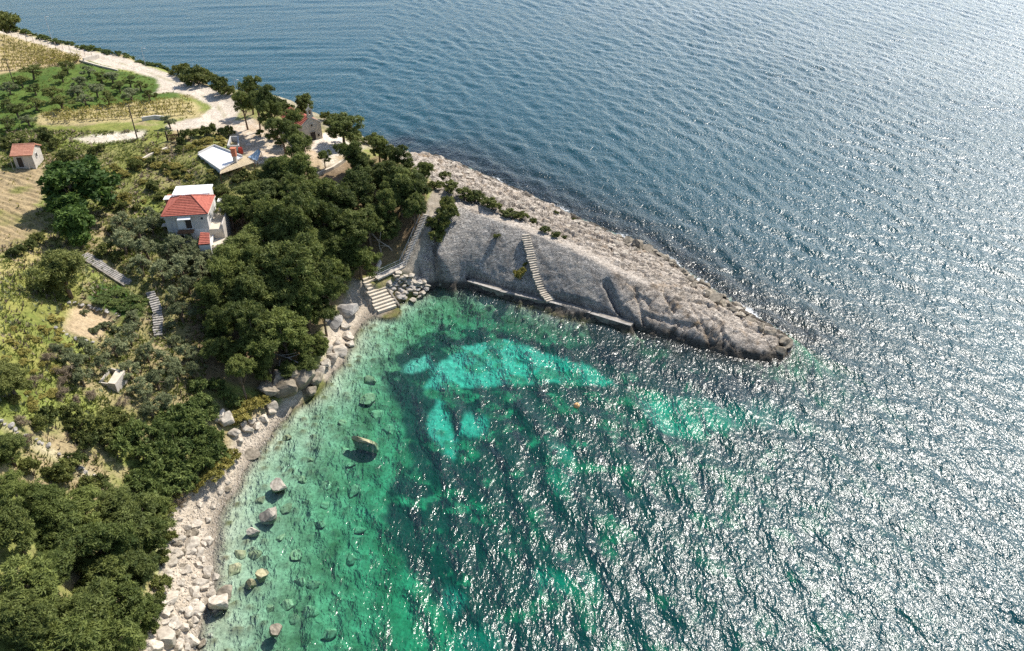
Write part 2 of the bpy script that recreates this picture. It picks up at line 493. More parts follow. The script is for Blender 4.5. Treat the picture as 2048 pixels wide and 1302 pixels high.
# road and village yard
zone([(-80, 42), (0, 54), (100, 84), (180, 99), (250, 116), (310, 138), (380, 163), (470, 188), (480, 215), (470, 245), (440, 262), (400, 255), (345, 262), (330, 250), (400, 235),
      (425, 214), (385, 192), (345, 184), (306, 187), (318, 174), (312, 158), (265, 142), (200, 130), (165, 116), (90, 92), (0, 66), (-80, 56)], roadc, 1, .35, 1)
rd_, _ = path_dist(ROAD)
rut = np.exp(-(rd_ / .4) ** 2) * np.clip(fbm(XX / 2.5, YY / 2.5, 707) * 3 - 1.1, 0, 1)
RGB = mix(RGB, c3(.27, .25, .12), (rut * .8)[..., None])
rut2 = np.exp(-((rd_ - 1.0) / .3) ** 2)
RGB = mix(RGB, c3(.64, .56, .46), (rut2 * .6)[..., None])
zone([(440, 240), (490, 240), (560, 255), (640, 260), (660, 300), (600, 320), (560, 330), (500, 330), (480, 300), (470, 270)], mix(c3(.42, .30, .19), c3(.60, .52, .42), n2 * 1.3 - .1), .95)
zone([(560, 300), (700, 300), (720, 350), (690, 370), (600, 350)], mix(c3(.40, .28, .17), c3(.5, .4, .28), n2), .85)
zone([(628, 275), (660, 262), (700, 285), (735, 295), (700, 310), (650, 312), (625, 300)], mix(c3(.60, .52, .43), c3(.7, .62, .52), n2), 1, .4, 1)
zone([(640, 300), (665, 300), (690, 340), (660, 350), (645, 330)], pale, .8, .4)
# pine litter under the grove
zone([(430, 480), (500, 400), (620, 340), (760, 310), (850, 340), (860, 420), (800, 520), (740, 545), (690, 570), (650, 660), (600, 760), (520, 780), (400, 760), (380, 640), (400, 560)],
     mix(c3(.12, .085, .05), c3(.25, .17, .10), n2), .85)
zone([(795, 545), (845, 430), (872, 365), (908, 405), (872, 480), (850, 562)], mix(c3(.20, .165, .12), c3(.36, .32, .26), n2), 1, .5)
zone([(470, 165), (560, 185), (640, 215), (720, 250), (800, 285), (830, 320), (770, 305), (700, 290), (690, 262), (655, 262), (600, 225), (540, 205), (480, 190)], mix(c3(.17, .15, .075), c3(.40, .35, .26), n2 * 1.5 - .25), 1, .5)
# beaches
zone([(280, 1310), (300, 1230), (320, 1130), (330, 1050), (330, 1000), (370, 970), (430, 950), (450, 910), (480, 860), (520, 830), (570, 800), (620, 770), (640, 770),
      (560, 850), (500, 960), (450, 1040), (450, 1200), (420, 1310)], pebble, 1, .7)
zone([(640, 760), (650, 690), (650, 660), (690, 600), (705, 560), (735, 560), (790, 612), (760, 640), (720, 660), (700, 720), (660, 770)], pebble, 1, .6)
wet = sstep(.55, .05, ZZ + (n2[..., 0] - .5) * .3) * (1 - headland)
RGB *= (1 - .45 * wet * (ZZ > -.5))[..., None]

# headland rock
rn = fbm(XX / 2.2, YY / 2.2, 201)[..., None]
pale_rock = mix(c3(.52, .44, .36), c3(.74, .655, .555), rn * .8 + n2 * .5 - .15)
grey_rock = mix(c3(.45, .415, .37), c3(.62, .575, .515), n2 * .9 + (rn - .5))
orange = c3(.40, .27, .15)
rock = mix(pale_rock, orange, (fbm(XX / 1.5, YY / 1.5, 205)[..., None] - .6) * 3)
rock = mix(rock, grey_rock, slab[..., None])
streak = fbm((XX * .9 + YY * .42) / .9, (YY * .9 - XX * .42) / 9, 207)[..., None]
rock = mix(rock, c3(.52, .48, .42), slab[..., None] * np.clip((streak - .58) * 5, 0, .8))
rock = mix(rock, c3(.15, .135, .12), slab[..., None] * np.clip((.38 - streak) * 4, 0, .45))
lich = fbm(XX / 1.3, YY / 1.3, 221, 5, .65)[..., None]
rock = mix(rock, c3(.20, .175, .145), np.clip((lich - .55) * 5, 0, .6) * (.35 + .65 * (1 - slab[..., None])))
crestpath = cw_[..., None]
rock = mix(rock, mix(c3(.42, .36, .29), c3(.60, .53, .45), n2 * 1.2 - .1), crestpath * .85)
tide = sstep(1.6, .6, ZZ + (n2[..., 0] - .5) * .9)[..., None]
rock = mix(rock, c3(.085, .075, .06), tide * .9)
rockm = np.clip(headland + in_poly(PXg, PYg, [(835, 600), (845, 540), (860, 470), (880, 440), (905, 405), (930, 600)]), 0, 1)
rockm = blur(rockm, 2) 
RGB = mix(RGB, rock, rockm[..., None])
# bank below the village on the sea side
bankm = (sstep(.0, 1, ZZ) * (YY > 175) * in_poly(PXg, PYg - 4, [(-200, 0), (0, 30), (130, 80), (330, 128), (470, 165), (700, 225), (790, 285), (700, 245), (400, 140), (0, -100)]))[..., None]

# sea floor
uw = sstep(-.05, -.45, ZZ)[..., None]
bedn = fbm(XX / 2.4, YY / 2.4, 301)[..., None]
bed = mix(c3(.15, .145, .07), c3(.44, .42, .26), bedn * 1.3 - .2 + (n2 - .5) * .9)
bed = mix(bed, mix(c3(.40, .36, .26), c3(.66, .60, .48), n2 * 1.3 - .15), sstep(-2.0, -.2, ZZ)[..., None] * .85)
stone = (bid[..., None] - .5) * (1 - sstep(.15, .5, b1))[..., None]
bed = mix(bed, c3(.14, .15, .08), np.clip(stone * 2.2, 0, .75))
kx = jx * .9 + (fbm(XX / 2, YY / 2, 311) - .5) * 16
ky = jy * .9 + (fbm(XX / 2, YY / 2, 312) - .5) * 14


def bedzone(poly, col, w=1.0, soft=2, brk=1.0):
    global bed
    m = blur(in_poly(PXg + kx, PYg + ky, poly).astype(float), soft + 2)[..., None] * w
    m = m * (1 - np.clip((fbm(XX / 3.2, YY / 2.2, 333, 5, .6)[..., None] - .545) * 6, 0, .7) * brk)
    bed = mix(bed, np.asarray(col), m)


weed = mix(c3(.022, .030, .028), c3(.05, .06, .045), n2)
white = mix(c3(.46, .47, .42), c3(.60, .60, .54), n2)
bedzone([(765, 740), (800, 700), (870, 660), (960, 655), (1060, 680), (1120, 690), (1240, 700), (1400, 740), (1600, 760), (2300, 700), (2400, 1500), (960, 1500), (940, 1302), (850, 1180),
         (770, 1080), (780, 980), (830, 920), (800, 830), (770, 780)], weed, .96, 2, 1.35)
bedzone([(846, 776), (866, 730), (930, 694), (1000, 680), (1060, 694), (1112, 712), (1190, 736), (1225, 775), (1120, 768), (1050, 770), (960, 774), (900, 782)], white, 1, 1)
bedzone([(804, 738), (848, 708), (866, 736), (830, 750)], white, .9, 1)
bedzone([(862, 800), (882, 792), (896, 840), (915, 890), (905, 920), (875, 895), (858, 850)], white, .85, 1)
bedzone([(912, 866), (935, 828), (985, 842), (968, 872)], white, .9, 1)
bedzone([(1270, 785), (1400, 795), (1540, 800), (1640, 860), (1500, 850), (1400, 880), (1310, 866)], white, .95)
bedzone([(1100, 880), (1150, 890), (1150, 1000), (1110, 990)], white, .5)
bedzone([(1060, 1140), (1200, 1150), (1210, 1200), (1090, 1200)], white, .5)
bedzone([(890, 1170), (930, 1190), (920, 1230), (880, 1210)], white, .5)
bedzone([(900, 1270), (1000, 1240), (1010, 1310), (900, 1320)], white, .3)
RGB = mix(RGB, bed, uw)
RGB = np.clip(RGB, 0.012, .8)
REL = np.clip(rockm * 1.0 + (1 - rockm) * .6, 0, 1) * (1 - .6 * uw[..., 0])


# ------------------------------------------------------------------ mesh helpers
def np_mesh(name, verts, faces, smooth=False):
    """verts (n,3), faces (m,3) or (m,4)"""
    verts = np.ascontiguousarray(verts, np.float32)
    faces = np.ascontiguousarray(faces, np.int32)
    me = bpy.data.meshes.new(name)
    k = faces.shape[1]
    me.vertices.add(len(verts))
    me.vertices.foreach_set('co', verts.ravel())
    me.loops.add(faces.size)
    me.loops.foreach_set('vertex_index', faces.ravel())
    me.polygons.add(len(faces))
    me.polygons.foreach_set('loop_start', np.arange(0, faces.size, k, dtype=np.int32))
    me.polygons.foreach_set('loop_total', np.full(len(faces), k, np.int32))
    me.polygons.foreach_set('use_smooth', np.full(len(faces), smooth))
    me.update(calc_edges=True)
    return me


def fattr(me, name, vals):
    a = me.attributes.new(name, 'FLOAT', 'POINT')
    a.data.foreach_set('value', np.ascontiguousarray(vals, np.float32).ravel())


def cattr(me, name, rgb):
    a = me.attributes.new(name, 'FLOAT_COLOR', 'POINT')
    rgba = np.ones((len(rgb), 4), np.float32)
    rgba[:, :3] = rgb
    a.data.foreach_set('color', rgba.ravel())


def grid_faces(nx, ny):
    i = np.arange(nx - 1)
    j = np.arange(ny - 1)
    I, J = np.meshgrid(i, j)
    a = (J * nx + I).ravel()
    return np.stack([a, a + 1, a + nx + 1, a + nx], 1)


def obj(name, me, mat=None, parent=None):
    o = bpy.data.objects.new(name, me)
    COL.objects.link(o)
    if mat is not None and me is not None and not me.materials:
        me.materials.append(mat)
    if parent is not None:
        o.parent = parent
    return o


def tag(o, label=None, cat=None, group=None, kind=None):
    if label:
        o['label'] = label
    if cat:
        o['category'] = cat
    if group:
        o['group'] = group
    if kind:
        o['kind'] = kind
    return o


def empty(name, loc, rz=0.0):
    o = bpy.data.objects.new(name, None)
    COL.objects.link(o)
    o.location = loc
    o.rotation_euler = (0, 0, rz)
    o.empty_display_size = .3
    return o


class MB:
    """collects polygons for one mesh"""

    def __init__(self):
        self.v, self.f = [], []

    def add(self, vs, fs):
        n = len(self.v)
        self.v += [tuple(p) for p in vs]
        self.f += [tuple(i + n for i in q) for q in fs]
        return self

    def box(self, x0, x1, y0, y1, z0, z1):
        return self.add([(x0, y0, z0), (x1, y0, z0), (x1, y1, z0), (x0, y1, z0), (x0, y0, z1), (x1, y0, z1), (x1, y1, z1), (x0, y1, z1)],
                        [(0, 3, 2, 1), (4, 5, 6, 7), (0, 1, 5, 4), (1, 2, 6, 5), (2, 3, 7, 6), (3, 0, 4, 7)])

    def prism(self, poly, z0, z1):
        """poly: counter-clockwise plan outline; z0/z1 numbers or lists"""
        n = len(poly)
        a = z0 if isinstance(z0, (list, tuple)) else [z0] * n
        b = z1 if isinstance(z1, (list, tuple)) else [z1] * n
        vs = [(p[0], p[1], a[i]) for i, p in enumerate(poly)] + [(p[0], p[1], b[i]) for i, p in enumerate(poly)]
        fs = [tuple(range(n - 1, -1, -1)), tuple(range(n, 2 * n))]
        fs += [(i, (i + 1) % n, n + (i + 1) % n, n + i) for i in range(n)]
        return self.add(vs, fs)

    def tube(self, pts, rad, n=6):
        pts = [Vector(p) for p in pts]
        r = rad if isinstance(rad, (list, tuple)) else [rad] * len(pts)
        base = len(self.v)
        for i, p in enumerate(pts):
            d = (pts[min(i + 1, len(pts) - 1)] - pts[max(i - 1, 0)]).normalized()
            s = d.cross(Vector((0.3, 0.2, 1) if abs(d.z) < .9 else (1, 0, 0))).normalized()
            t = d.cross(s)
            for k in range(n):
                a = 2 * math.pi * k / n
                self.v.append(tuple(p + (s * math.cos(a) + t * math.sin(a)) * r[i]))
        for i in range(len(pts) - 1):
            for k in range(n):
                a, b = base + i * n + k, base + i * n + (k + 1) % n
                self.f.append((a, b, b + n, a + n))
        self.f.append(tuple(base + k for k in range(n - 1, -1, -1)))
        self.f.append(tuple(base + (len(pts) - 1) * n + k for k in range(n)))
        return self

    def mesh(self, name, smooth=False):
        me = bpy.data.meshes.new(name)
        me.from_pydata(self.v, [], self.f)
        me.update()
        if smooth:
            me.polygons.foreach_set('use_smooth', [True] * len(me.polygons))
        return me

    def build(self, name, mat, parent=None, smooth=False):
        return obj(name, self.mesh(name, smooth), mat, parent)


# ------------------------------------------------------------------ materials
def new_mat(name):
    m = bpy.data.materials.new(name)
    m.use_nodes = True
    n = m.node_tree.nodes
    return m, n, m.node_tree.links, n['Principled BSDF']


def noisy(name, a, b, scale=2.0, rough=.85, bump=.3, dist=.05, detail=6, obj_var=0.0, stretch=(1, 1, 1)):
    """two-tone noise material with bump, in object space"""
    m, n, l, p = new_mat(name)
    tc = n.new('ShaderNodeTexCoord')
    mp = n.new('ShaderNodeMapping')
    mp.inputs['Scale'].default_value = stretch
    l.new(tc.outputs['Object'], mp.inputs[0])
    t = n.new('ShaderNodeTexNoise')
    t.inputs['Scale'].default_value = scale
    t.inputs['Detail'].default_value = detail
    t.inputs['Roughness'].default_value = .62
    l.new(mp.outputs[0], t.inputs['Vector'])
    r = n.new('ShaderNodeValToRGB')
    r.color_ramp.elements[0].position = .34
    r.color_ramp.elements[1].position = .66
    r.color_ramp.elements[0].color = (*a, 1)
    r.color_ramp.elements[1].color = (*b, 1)
    l.new(t.outputs['Fac'], r.inputs[0])
    out = r.outputs[0]
    if obj_var:
        oi = n.new('ShaderNodeObjectInfo')
        mr = n.new('ShaderNodeMapRange')
        mr.inputs['To Min'].default_value = 1 - obj_var
        mr.inputs['To Max'].default_value = 1 + obj_var
        l.new(oi.outputs['Random'], mr.inputs['Value'])
        mm = n.new('ShaderNodeMix')
        mm.data_type = 'RGBA'
        mm.blend_type = 'MULTIPLY'
        mm.inputs['Factor'].default_value = 1
        l.new(out, mm.inputs['A'])
        l.new(mr.outputs[0], mm.inputs['B'])
        out = mm.outputs['Result']
    l.new(out, p.inputs['Base Color'])
    p.inputs['Roughness'].default_value = rough
    p.inputs['Specular IOR Level'].default_value = .2
    if bump:
        bm_ = n.new('ShaderNodeBump')
        bm_.inputs['Strength'].default_value = bump
        bm_.inputs['Distance'].default_value = dist
        l.new(t.outputs['Fac'], bm_.inputs['Height'])
        l.new(bm_.outputs[0], p.inputs['Normal'])
    return m


def leaf_mat(name, dark, light, transl=.25):
    m, n, l, p = new_mat(name)
    at = n.new('ShaderNodeAttribute')
    at.attribute_name = 'tint'
    oi = n.new('ShaderNodeObjectInfo')
    ad = n.new('ShaderNodeMath')
    ad.operation = 'MULTIPLY_ADD'
    ad.inputs[1].default_value = .6
    l.new(oi.outputs['Random'], ad.inputs[0])
    l.new(at.outputs['Fac'], ad.inputs[2])
    r = n.new('ShaderNodeValToRGB')
    r.color_ramp.elements[0].position = .1
    r.color_ramp.elements[1].position = 1.0
    r.color_ramp.elements[0].color = (*dark, 1)
    r.color_ramp.elements[1].color = (*light, 1)
    l.new(ad.outputs[0], r.inputs[0])
    l.new(r.outputs[0], p.inputs['Base Color'])
    p.inputs['Roughness'].default_value = .65
    p.inputs['Specular IOR Level'].default_value = .25
    tr = n.new('ShaderNodeBsdfTranslucent')
    l.new(r.outputs[0], tr.inputs[0])
    mx = n.new('ShaderNodeMixShader')
    mx.inputs[0].default_value = transl
    l.new(p.outputs[0], mx.inputs[1])
    l.new(tr.outputs[0], mx.inputs[2])
    l.new(mx.outputs[0], n['Material Output'].inputs[0])
    return m


def ground_mat():
    m, n, l, p = new_mat('ground')
    at = n.new('ShaderNodeAttribute')
    at.attribute_name = 'albedo'
    rel = n.new('ShaderNodeAttribute')
    rel.attribute_name = 'relief'
    tc = n.new('ShaderNodeTexCoord')
    t = n.new('ShaderNodeTexNoise')
    t.inputs['Scale'].default_value = 2.6
    t.inputs['Detail'].default_value = 9
    t.inputs['Roughness'].default_value = .7
    l.new(tc.outputs['Object'], t.inputs['Vector'])
    v = n.new('ShaderNodeTexVoronoi')
    v.feature = 'DISTANCE_TO_EDGE'
    v.inputs['Scale'].default_value = 1.7
    l.new(tc.outputs['Object'], v.inputs['Vector'])
    mr = n.new('ShaderNodeMapRange')
    mr.inputs['From Min'].default_value = .3
    mr.inputs['From Max'].default_value = .7
    mr.inputs['To Min'].default_value = .55
    mr.inputs['To Max'].default_value = 1.42
    l.new(t.outputs['Fac'], mr.inputs['Value'])
    mm = n.new('ShaderNodeMix')
    mm.data_type = 'RGBA'
    mm.blend_type = 'MULTIPLY'
    mm.inputs['Factor'].default_value = 1
    l.new(at.outputs['Color'], mm.inputs['A'])
    l.new(mr.outputs[0], mm.inputs['B'])
    l.new(mm.outputs['Result'], p.inputs['Base Color'])
    p.inputs['Roughness'].default_value = .92
    p.inputs['Specular IOR Level'].default_value = .15
    # bedding of the rock: noise stretched along the level
    mp = n.new('ShaderNodeMapping')
    mp.inputs['Scale'].default_value = (.55, .55, 2.6)
    l.new(tc.outputs['Object'], mp.inputs[0])
    st = n.new('ShaderNodeTexNoise')
    st.inputs['Scale'].default_value = 3.2
    st.inputs['Detail'].default_value = 8
    st.inputs['Roughness'].default_value = .72
    st.inputs['Distortion'].default_value = .6
    l.new(mp.outputs[0], st.inputs['Vector'])
    rk = n.new('ShaderNodeAttribute')
    rk.attribute_name = 'rock'
    mr2 = n.new('ShaderNodeMapRange')
    mr2.inputs['From Min'].default_value = .36
    mr2.inputs['From Max'].default_value = .60
    mr2.inputs['To Min'].default_value = .45
    mr2.inputs['To Max'].default_value = 1.16
    l.new(st.outputs['Fac'], mr2.inputs['Value'])
    mm2 = n.new('ShaderNodeMix')
    mm2.data_type = 'RGBA'
    mm2.blend_type = 'MULTIPLY'
    l.new(rk.outputs['Fac'], mm2.inputs['Factor'])
    l.new(mm.outputs['Result'], mm2.inputs['A'])
    l.new(mr2.outputs[0], mm2.inputs['B'])
    l.new(mm2.outputs['Result'], p.inputs['Base Color'])
    bs = n.new('ShaderNodeBump')
    bs.inputs['Distance'].default_value = .5
    l.new(rk.outputs['Fac'], bs.inputs['Strength'])
    l.new(st.outputs['Fac'], bs.inputs['Height'])
    b = n.new('ShaderNodeBump')
    b.inputs['Distance'].default_value = .28
    l.new(bs.outputs[0], b.inputs['Normal'])
    l.new(rel.outputs['Fac'], b.inputs['Strength'])
    l.new(t.outputs['Fac'], b.inputs['Height'])
    l.new(b.outputs[0], p.inputs['Normal'])
    return m


def sea_mat():
    m, n, l, p = new_mat('sea_water')
    n.remove(p)
    out = n['Material Output']
    tc = n.new('ShaderNodeTexCoord')

    def noise(scale, detail, rough, stretch, rot, dist=0.0):
        mp = n.new('ShaderNodeMapping')
        mp.inputs['Rotation'].default_value = (0, 0, rot)
        mp.inputs['Scale'].default_value = (stretch[0], stretch[1], .2)
        l.new(tc.outputs['Object'], mp.inputs[0])
        t = n.new('ShaderNodeTexNoise')
        t.inputs['Scale'].default_value = scale
        t.inputs['Detail'].default_value = detail
        t.inputs['Roughness'].default_value = rough
        t.inputs['Distortion'].default_value = dist
        l.new(mp.outputs[0], t.inputs['Vector'])
        return t
    # mapping is applied as rotate-then-scale of the point: x' runs along the wave travel direction
    a = noise(.72, 2, .5, (1.0, .5), math.radians(-30), .4)
    b = noise(2.1, 3, .55, (1.0, .6), math.radians(-48), .3)
    b1 = n.new('ShaderNodeBump')
    b1.inputs['Strength'].default_value = 1
    b1.inputs['Distance'].default_value = .27
    l.new(a.outputs['Fac'], b1.inputs['Height'])
    chop = n.new('ShaderNodeAttribute')
    chop.attribute_name = 'chop'

    def scaled(k, add=0.0):
        q = n.new('ShaderNodeMath')
        q.operation = 'MULTIPLY_ADD'
        q.inputs[1].default_value = k
        q.inputs[2].default_value = add
        l.new(chop.outputs['Fac'], q.inputs[0])
        return q.outputs[0]
    l.new(scaled(.29), b1.inputs['Distance'])
    b2 = n.new('ShaderNodeBump')
    b2.inputs['Strength'].default_value = 1
    b2.inputs['Distance'].default_value = .17
    l.new(b.outputs['Fac'], b2.inputs['Height'])
    l.new(scaled(.17), b2.inputs['Distance'])
    l.new(b1.outputs[0], b2.inputs['Normal'])
    nrm = b2.outputs[0]
    fr = n.new('ShaderNodeFresnel')
    fr.inputs['IOR'].default_value = 1.36
    l.new(nrm, fr.inputs['Normal'])
    gl = n.new('ShaderNodeBsdfGlossy')
    l.new(scaled(.13, .075), gl.inputs['Roughness'])
    gl.inputs['Color'].default_value = (1, 1, 1, 1)
    l.new(nrm, gl.inputs['Normal'])
    tr = n.new('ShaderNodeBsdfTransparent')
    tr.inputs[0].default_value = (.97, .985, .985, 1)
    df = n.new('ShaderNodeBsdfDiffuse')
    df.inputs[0].default_value = (.006, .185, .25, 1)
    l.new(nrm, df.inputs['Normal'])
    body = n.new('ShaderNodeMixShader')          # light scattered back by the water itself
    col = n.new('ShaderNodeAttribute')
    col.attribute_name = 'column'
    l.new(col.outputs['Fac'], body.inputs[0])
    l.new(tr.outputs[0], body.inputs[1])
    l.new(df.outputs[0], body.inputs[2])
    surf = n.new('ShaderNodeMixShader')
    l.new(fr.outputs[0], surf.inputs[0])
    l.new(body.outputs[0], surf.inputs[1])
    l.new(gl.outputs[0], surf.inputs[2])
    # foam
    fo = n.new('ShaderNodeAttribute')
    fo.attribute_name = 'foam'
    fn = n.new('ShaderNodeTexNoise')
    fn.inputs['Scale'].default_value = 1.6
    fn.inputs['Detail'].default_value = 8
    fn.inputs['Roughness'].default_value = .75
    l.new(tc.outputs['Object'], fn.inputs['Vector'])
    sm = n.new('ShaderNodeMath')
    sm.operation = 'ADD'
    l.new(fo.outputs['Fac'], sm.inputs[0])
    l.new(fn.outputs['Fac'], sm.inputs[1])
    mr = n.new('ShaderNodeMapRange')
    mr.inputs['From Min'].default_value = .98
    mr.inputs['From Max'].default_value = 1.25
    l.new(sm.outputs[0], mr.inputs['Value'])
    fd = n.new('ShaderNodeBsdfDiffuse')
    fd.inputs[0].default_value = (.8, .82, .82, 1)
    mx = n.new('ShaderNodeMixShader')
    l.new(mr.outputs[0], mx.inputs[0])
    l.new(surf.outputs[0], mx.inputs[1])
    l.new(fd.outputs[0], mx.inputs[2])
    l.new(mx.outputs[0], out.inputs['Surface'])
    va = n.new('ShaderNodeVolumeAbsorption')
    va.inputs['Color'].default_value = (.14, .89, .81, 1)
    va.inputs['Density'].default_value = .32
    l.new(va.outputs[0], out.inputs['Volume'])
    return m


M = {}
M['ground'] = ground_mat()
M['sea'] = sea_mat()

# ------------------------------------------------------------------ ground and sea
gm = np_mesh('ground', np.stack([XX.ravel(), YY.ravel(), ZZ.ravel()], 1), grid_faces(len(GX), len(GY)), True)
cattr(gm, 'albedo', RGB.reshape(-1, 3))
fattr(gm, 'relief', REL.ravel())
fattr(gm, 'rock', (rockm * (1 - .35 * cw_)).ravel())
tag(obj('ground', gm, M['ground']), kind='structure')

M['deep'] = noisy('deep_bed', (.02, .03, .03), (.06, .07, .06), .2, .9, 0)
sb = MB().add([(-6000, -3000, -19.5), (6000, -3000, -19.5), (6000, 9000, -19.5), (-6000, 9000, -19.5)], [(0, 1, 2, 3)])
tag(sb.build('seabed', M['deep']), kind='structure')

SX = axis([(-7000, -300, 8), (-300, -50, 30), (-50, 110, 300), (110, 260, 160), (260, 420, 40), (420, 7000, 8)])
SY = axis([(-4000, -80, 8), (-80, 32, 40), (32, 150, 230), (150, 300, 170), (300, 460, 100), (460, 10000, 10)])
sx, sy = np.meshgrid(SX, SY)
wz = np.zeros(sx.shape)
wr = np.random.default_rng(3)
th0 = math.atan2(-.50, -.86)
for i in range(90):
    lam = 1.7 * (9.0 / 1.7) ** wr.random()
    th = th0 + wr.normal() * .37
    k = 2 * math.pi / lam
    slope = .0175 * math.exp(-((math.log(lam / 3.8)) / .75) ** 2) + .004
    ph = wr.random() * 6.283
    arg = k * (sx * math.cos(th) + sy * math.sin(th)) + ph
    wz += slope / k * np.sin(arg) + .12 * slope / k * np.cos(2 * arg)
gate = sstep(-300, -60, sx) * sstep(420, 300, sx) * sstep(-80, 10, sy) * sstep(460, 380, sy)
gust = .75 + .5 * fbm(sx / 45, sy / 45, 401, 2)
# calmer in the lee near the beach
seah = hgt(sx.ravel(), sy.ravel()).reshape(sx.shape)
inside = (sx > GX[0]) & (sx < GX[-1]) & (sy > GY[0]) & (sy < GY[-1])
depth = np.where(inside, np.maximum(-seah, 0), 30)
lee = sstep(10, -4, sy - (124 - .47 * (np.minimum(sx, 46) + 14)))
wz *= gate * gust * (1 - lee * (.75 - .75 * sstep(.2, 4.5, depth)))
# foam where the sea breaks on the rocks and at the water's edge
spx, spy = project(sx, sy, 0 * sx)
shore = np.where(inside & (seah > -1.5), np.exp(-np.maximum(-seah, 0) / .5), 0)
foam = shore * .16 + .34 * (1 - lee) * np.where(inside & (seah > -6), np.exp(-np.maximum(-seah, 0) / 1.6), 0)
dt = np.hypot(spx - 1590, (spy - 690) * 1.3)
foam += .10 * np.exp(-(dt / 60) ** 2) * (seah < .3)
for (fx, fy, fr_, fa) in ((550, 1262, 22, .5), (530, 1035, 20, .18), (505, 1060, 22, .38), (520, 905, 16, .4), (508, 925, 14, .35), (535, 875, 16, .4), (735, 885, 26, .15),
                          (1405, 565, 26, .3), (1350, 520, 22, .28), (1250, 470, 24, .25), (1130, 412, 22, .24), (1500, 620, 26, .3), (1000, 355, 20, .25), (420, 1180, 24, .2),
                          (440, 1290, 35, .30), (376, 92, 8, .34), (1065, 140, 10, .3), (640, 8, 8, .3)):
    foam += fa * np.exp(-(((spx - fx) ** 2 + ((spy - fy) * 1.4) ** 2) / fr_ ** 2))
nx, ny = len(SX), len(SY)
top = np.stack([sx.ravel(), sy.ravel(), wz.ravel()], 1)
ff = grid_faces(nx, ny)
# close the body of water: skirt and floor
rim_i = list(range(nx)) + [j * nx + nx - 1 for j in range(1, ny)] + [(ny - 1) * nx + i for i in range(nx - 2, -1, -1)] + [j * nx for j in range(ny - 2, 0, -1)]
nb = len(rim_i)
low = top[rim_i].copy()
low[:, 2] = -21.0
base = len(top)
side = [(rim_i[(q + 1) % nb], rim_i[q], base + q, base + (q + 1) % nb) for q in range(nb)]
cen = base + nb
verts = np.vstack([top, low, [[0, 0, -21.0]]])
sm_ = bpy.data.meshes.new('sea')
floor_t = [(base + (q + 1) % nb, base + q, cen, cen) for q in range(nb)]
allf = np.vstack([ff, np.array(side)])
tri = np.array([(base + (q + 1) % nb, base + q, cen) for q in range(nb)])
loops = np.concatenate([allf.ravel(), tri.ravel()]).astype(np.int32)
starts = np.concatenate([np.arange(0, allf.size, 4), allf.size + np.arange(0, tri.size, 3)]).astype(np.int32)
tots = np.concatenate([np.full(len(allf), 4), np.full(len(tri), 3)]).astype(np.int32)
sm_.vertices.add(len(verts))
sm_.vertices.foreach_set('co', verts.astype(np.float32).ravel())
sm_.loops.add(len(loops))
sm_.loops.foreach_set('vertex_index', loops)
sm_.polygons.add(len(starts))
sm_.polygons.foreach_set('loop_start', starts)
sm_.polygons.foreach_set('loop_total', tots)
sm_.polygons.foreach_set('use_smooth', np.concatenate([np.ones(len(ff), bool), np.zeros(len(starts) - len(ff), bool)]))
sm_.update(calc_edges=True)
sd_ = sy - (124 - .47 * (np.minimum(sx, 46) + 14)) - np.maximum(sx - 46, 0) * .0
opn = sstep(-12, 5, sd_)
chopv = (.66 + .46 * sstep(-28, 30, sx)) * (1 - opn) + (.70 + .56 * sstep(-70, 85, sx)) * opn
chopv = np.maximum(chopv, 1.25 * sstep(35, 90, sx))
chopv *= .85 + .3 * fbm(sx / 38, sy / 22, 611, 3)
fattr(sm_, 'chop', np.concatenate([chopv.ravel(), np.ones(nb + 1)]))
fattr(sm_, 'column', np.concatenate([(.27 * (1 - np.exp(-depth / 9.0)) ** 2.2 + .006).ravel(), np.zeros(nb + 1)]))
fattr(sm_, 'foam', np.concatenate([foam.ravel(), np.zeros(nb + 1)]))
tag(obj('sea', sm_, M['sea']), kind='structure')
#==PART2==
# ------------------------------------------------------------------ more materials
M['bark'] = noisy('bark', (.10, .07, .05), (.24, .18, .13), 6, .9, .5, .04)
M['grey_wood'] = noisy('grey_wood', (.30, .26, .22), (.48, .43, .37), 8, .9, .3, .02)
M['pine'] = leaf_mat('pine_needles', (.034, .058, .015), (.205, .235, .062), .32)
M['pine_light'] = leaf_mat('pine_needles_light', (.042, .070, .016), (.205, .240, .060), .3)
M['broad'] = leaf_mat('broad_leaves', (.045, .080, .020), (.19, .235, .065), .3)
M['fig'] = leaf_mat('fig_leaves', (.034, .075, .015), (.14, .215, .042), .3)
M['olive'] = leaf_mat('olive_leaves', (.098, .118, .050), (.30, .325, .165), .3)
M['maquis'] = leaf_mat('maquis_leaves', (.042, .066, .018), (.20, .215, .058), .3)
M['yellow'] = leaf_mat('yellow_shrub', (.15, .15, .03), (.42, .36, .10), .3)
M['dry'] = leaf_mat('dry_twigs', (.16, .12, .075), (.34, .27, .18), .1)
M['grass'] = leaf_mat('grass_blades', (.07, .115, .02), (.24, .26, .06), .35)
M['limestone'] = noisy('limestone', (.32, .275, .22), (.56, .50, .41), 2.2, .9, .5, .08, 8, .16)
M['wetstone'] = noisy('wet_stone', (.13, .11, .08), (.34, .29, .22), 2.0, .7, .5, .08, 8, .2)
M['weedstone'] = noisy('weedy_stone', (.26, .24, .13), (.52, .47, .30), 1.6, .8, .4, .08, 8, .2)
M['greystone'] = noisy('grey_stone', (.24, .22, .20), (.44, .41, .37), 2.6, .9, .5, .06, 8, .12)
M['plaster'] = noisy('plaster', (.66, .65, .63), (.72, .71, .68), .7, .9, .05, .01, 4)
M['plaster_grey'] = noisy('grey_plaster', (.46, .45, .43), (.54, .52, .49), .7, .9, .05, .01, 4)
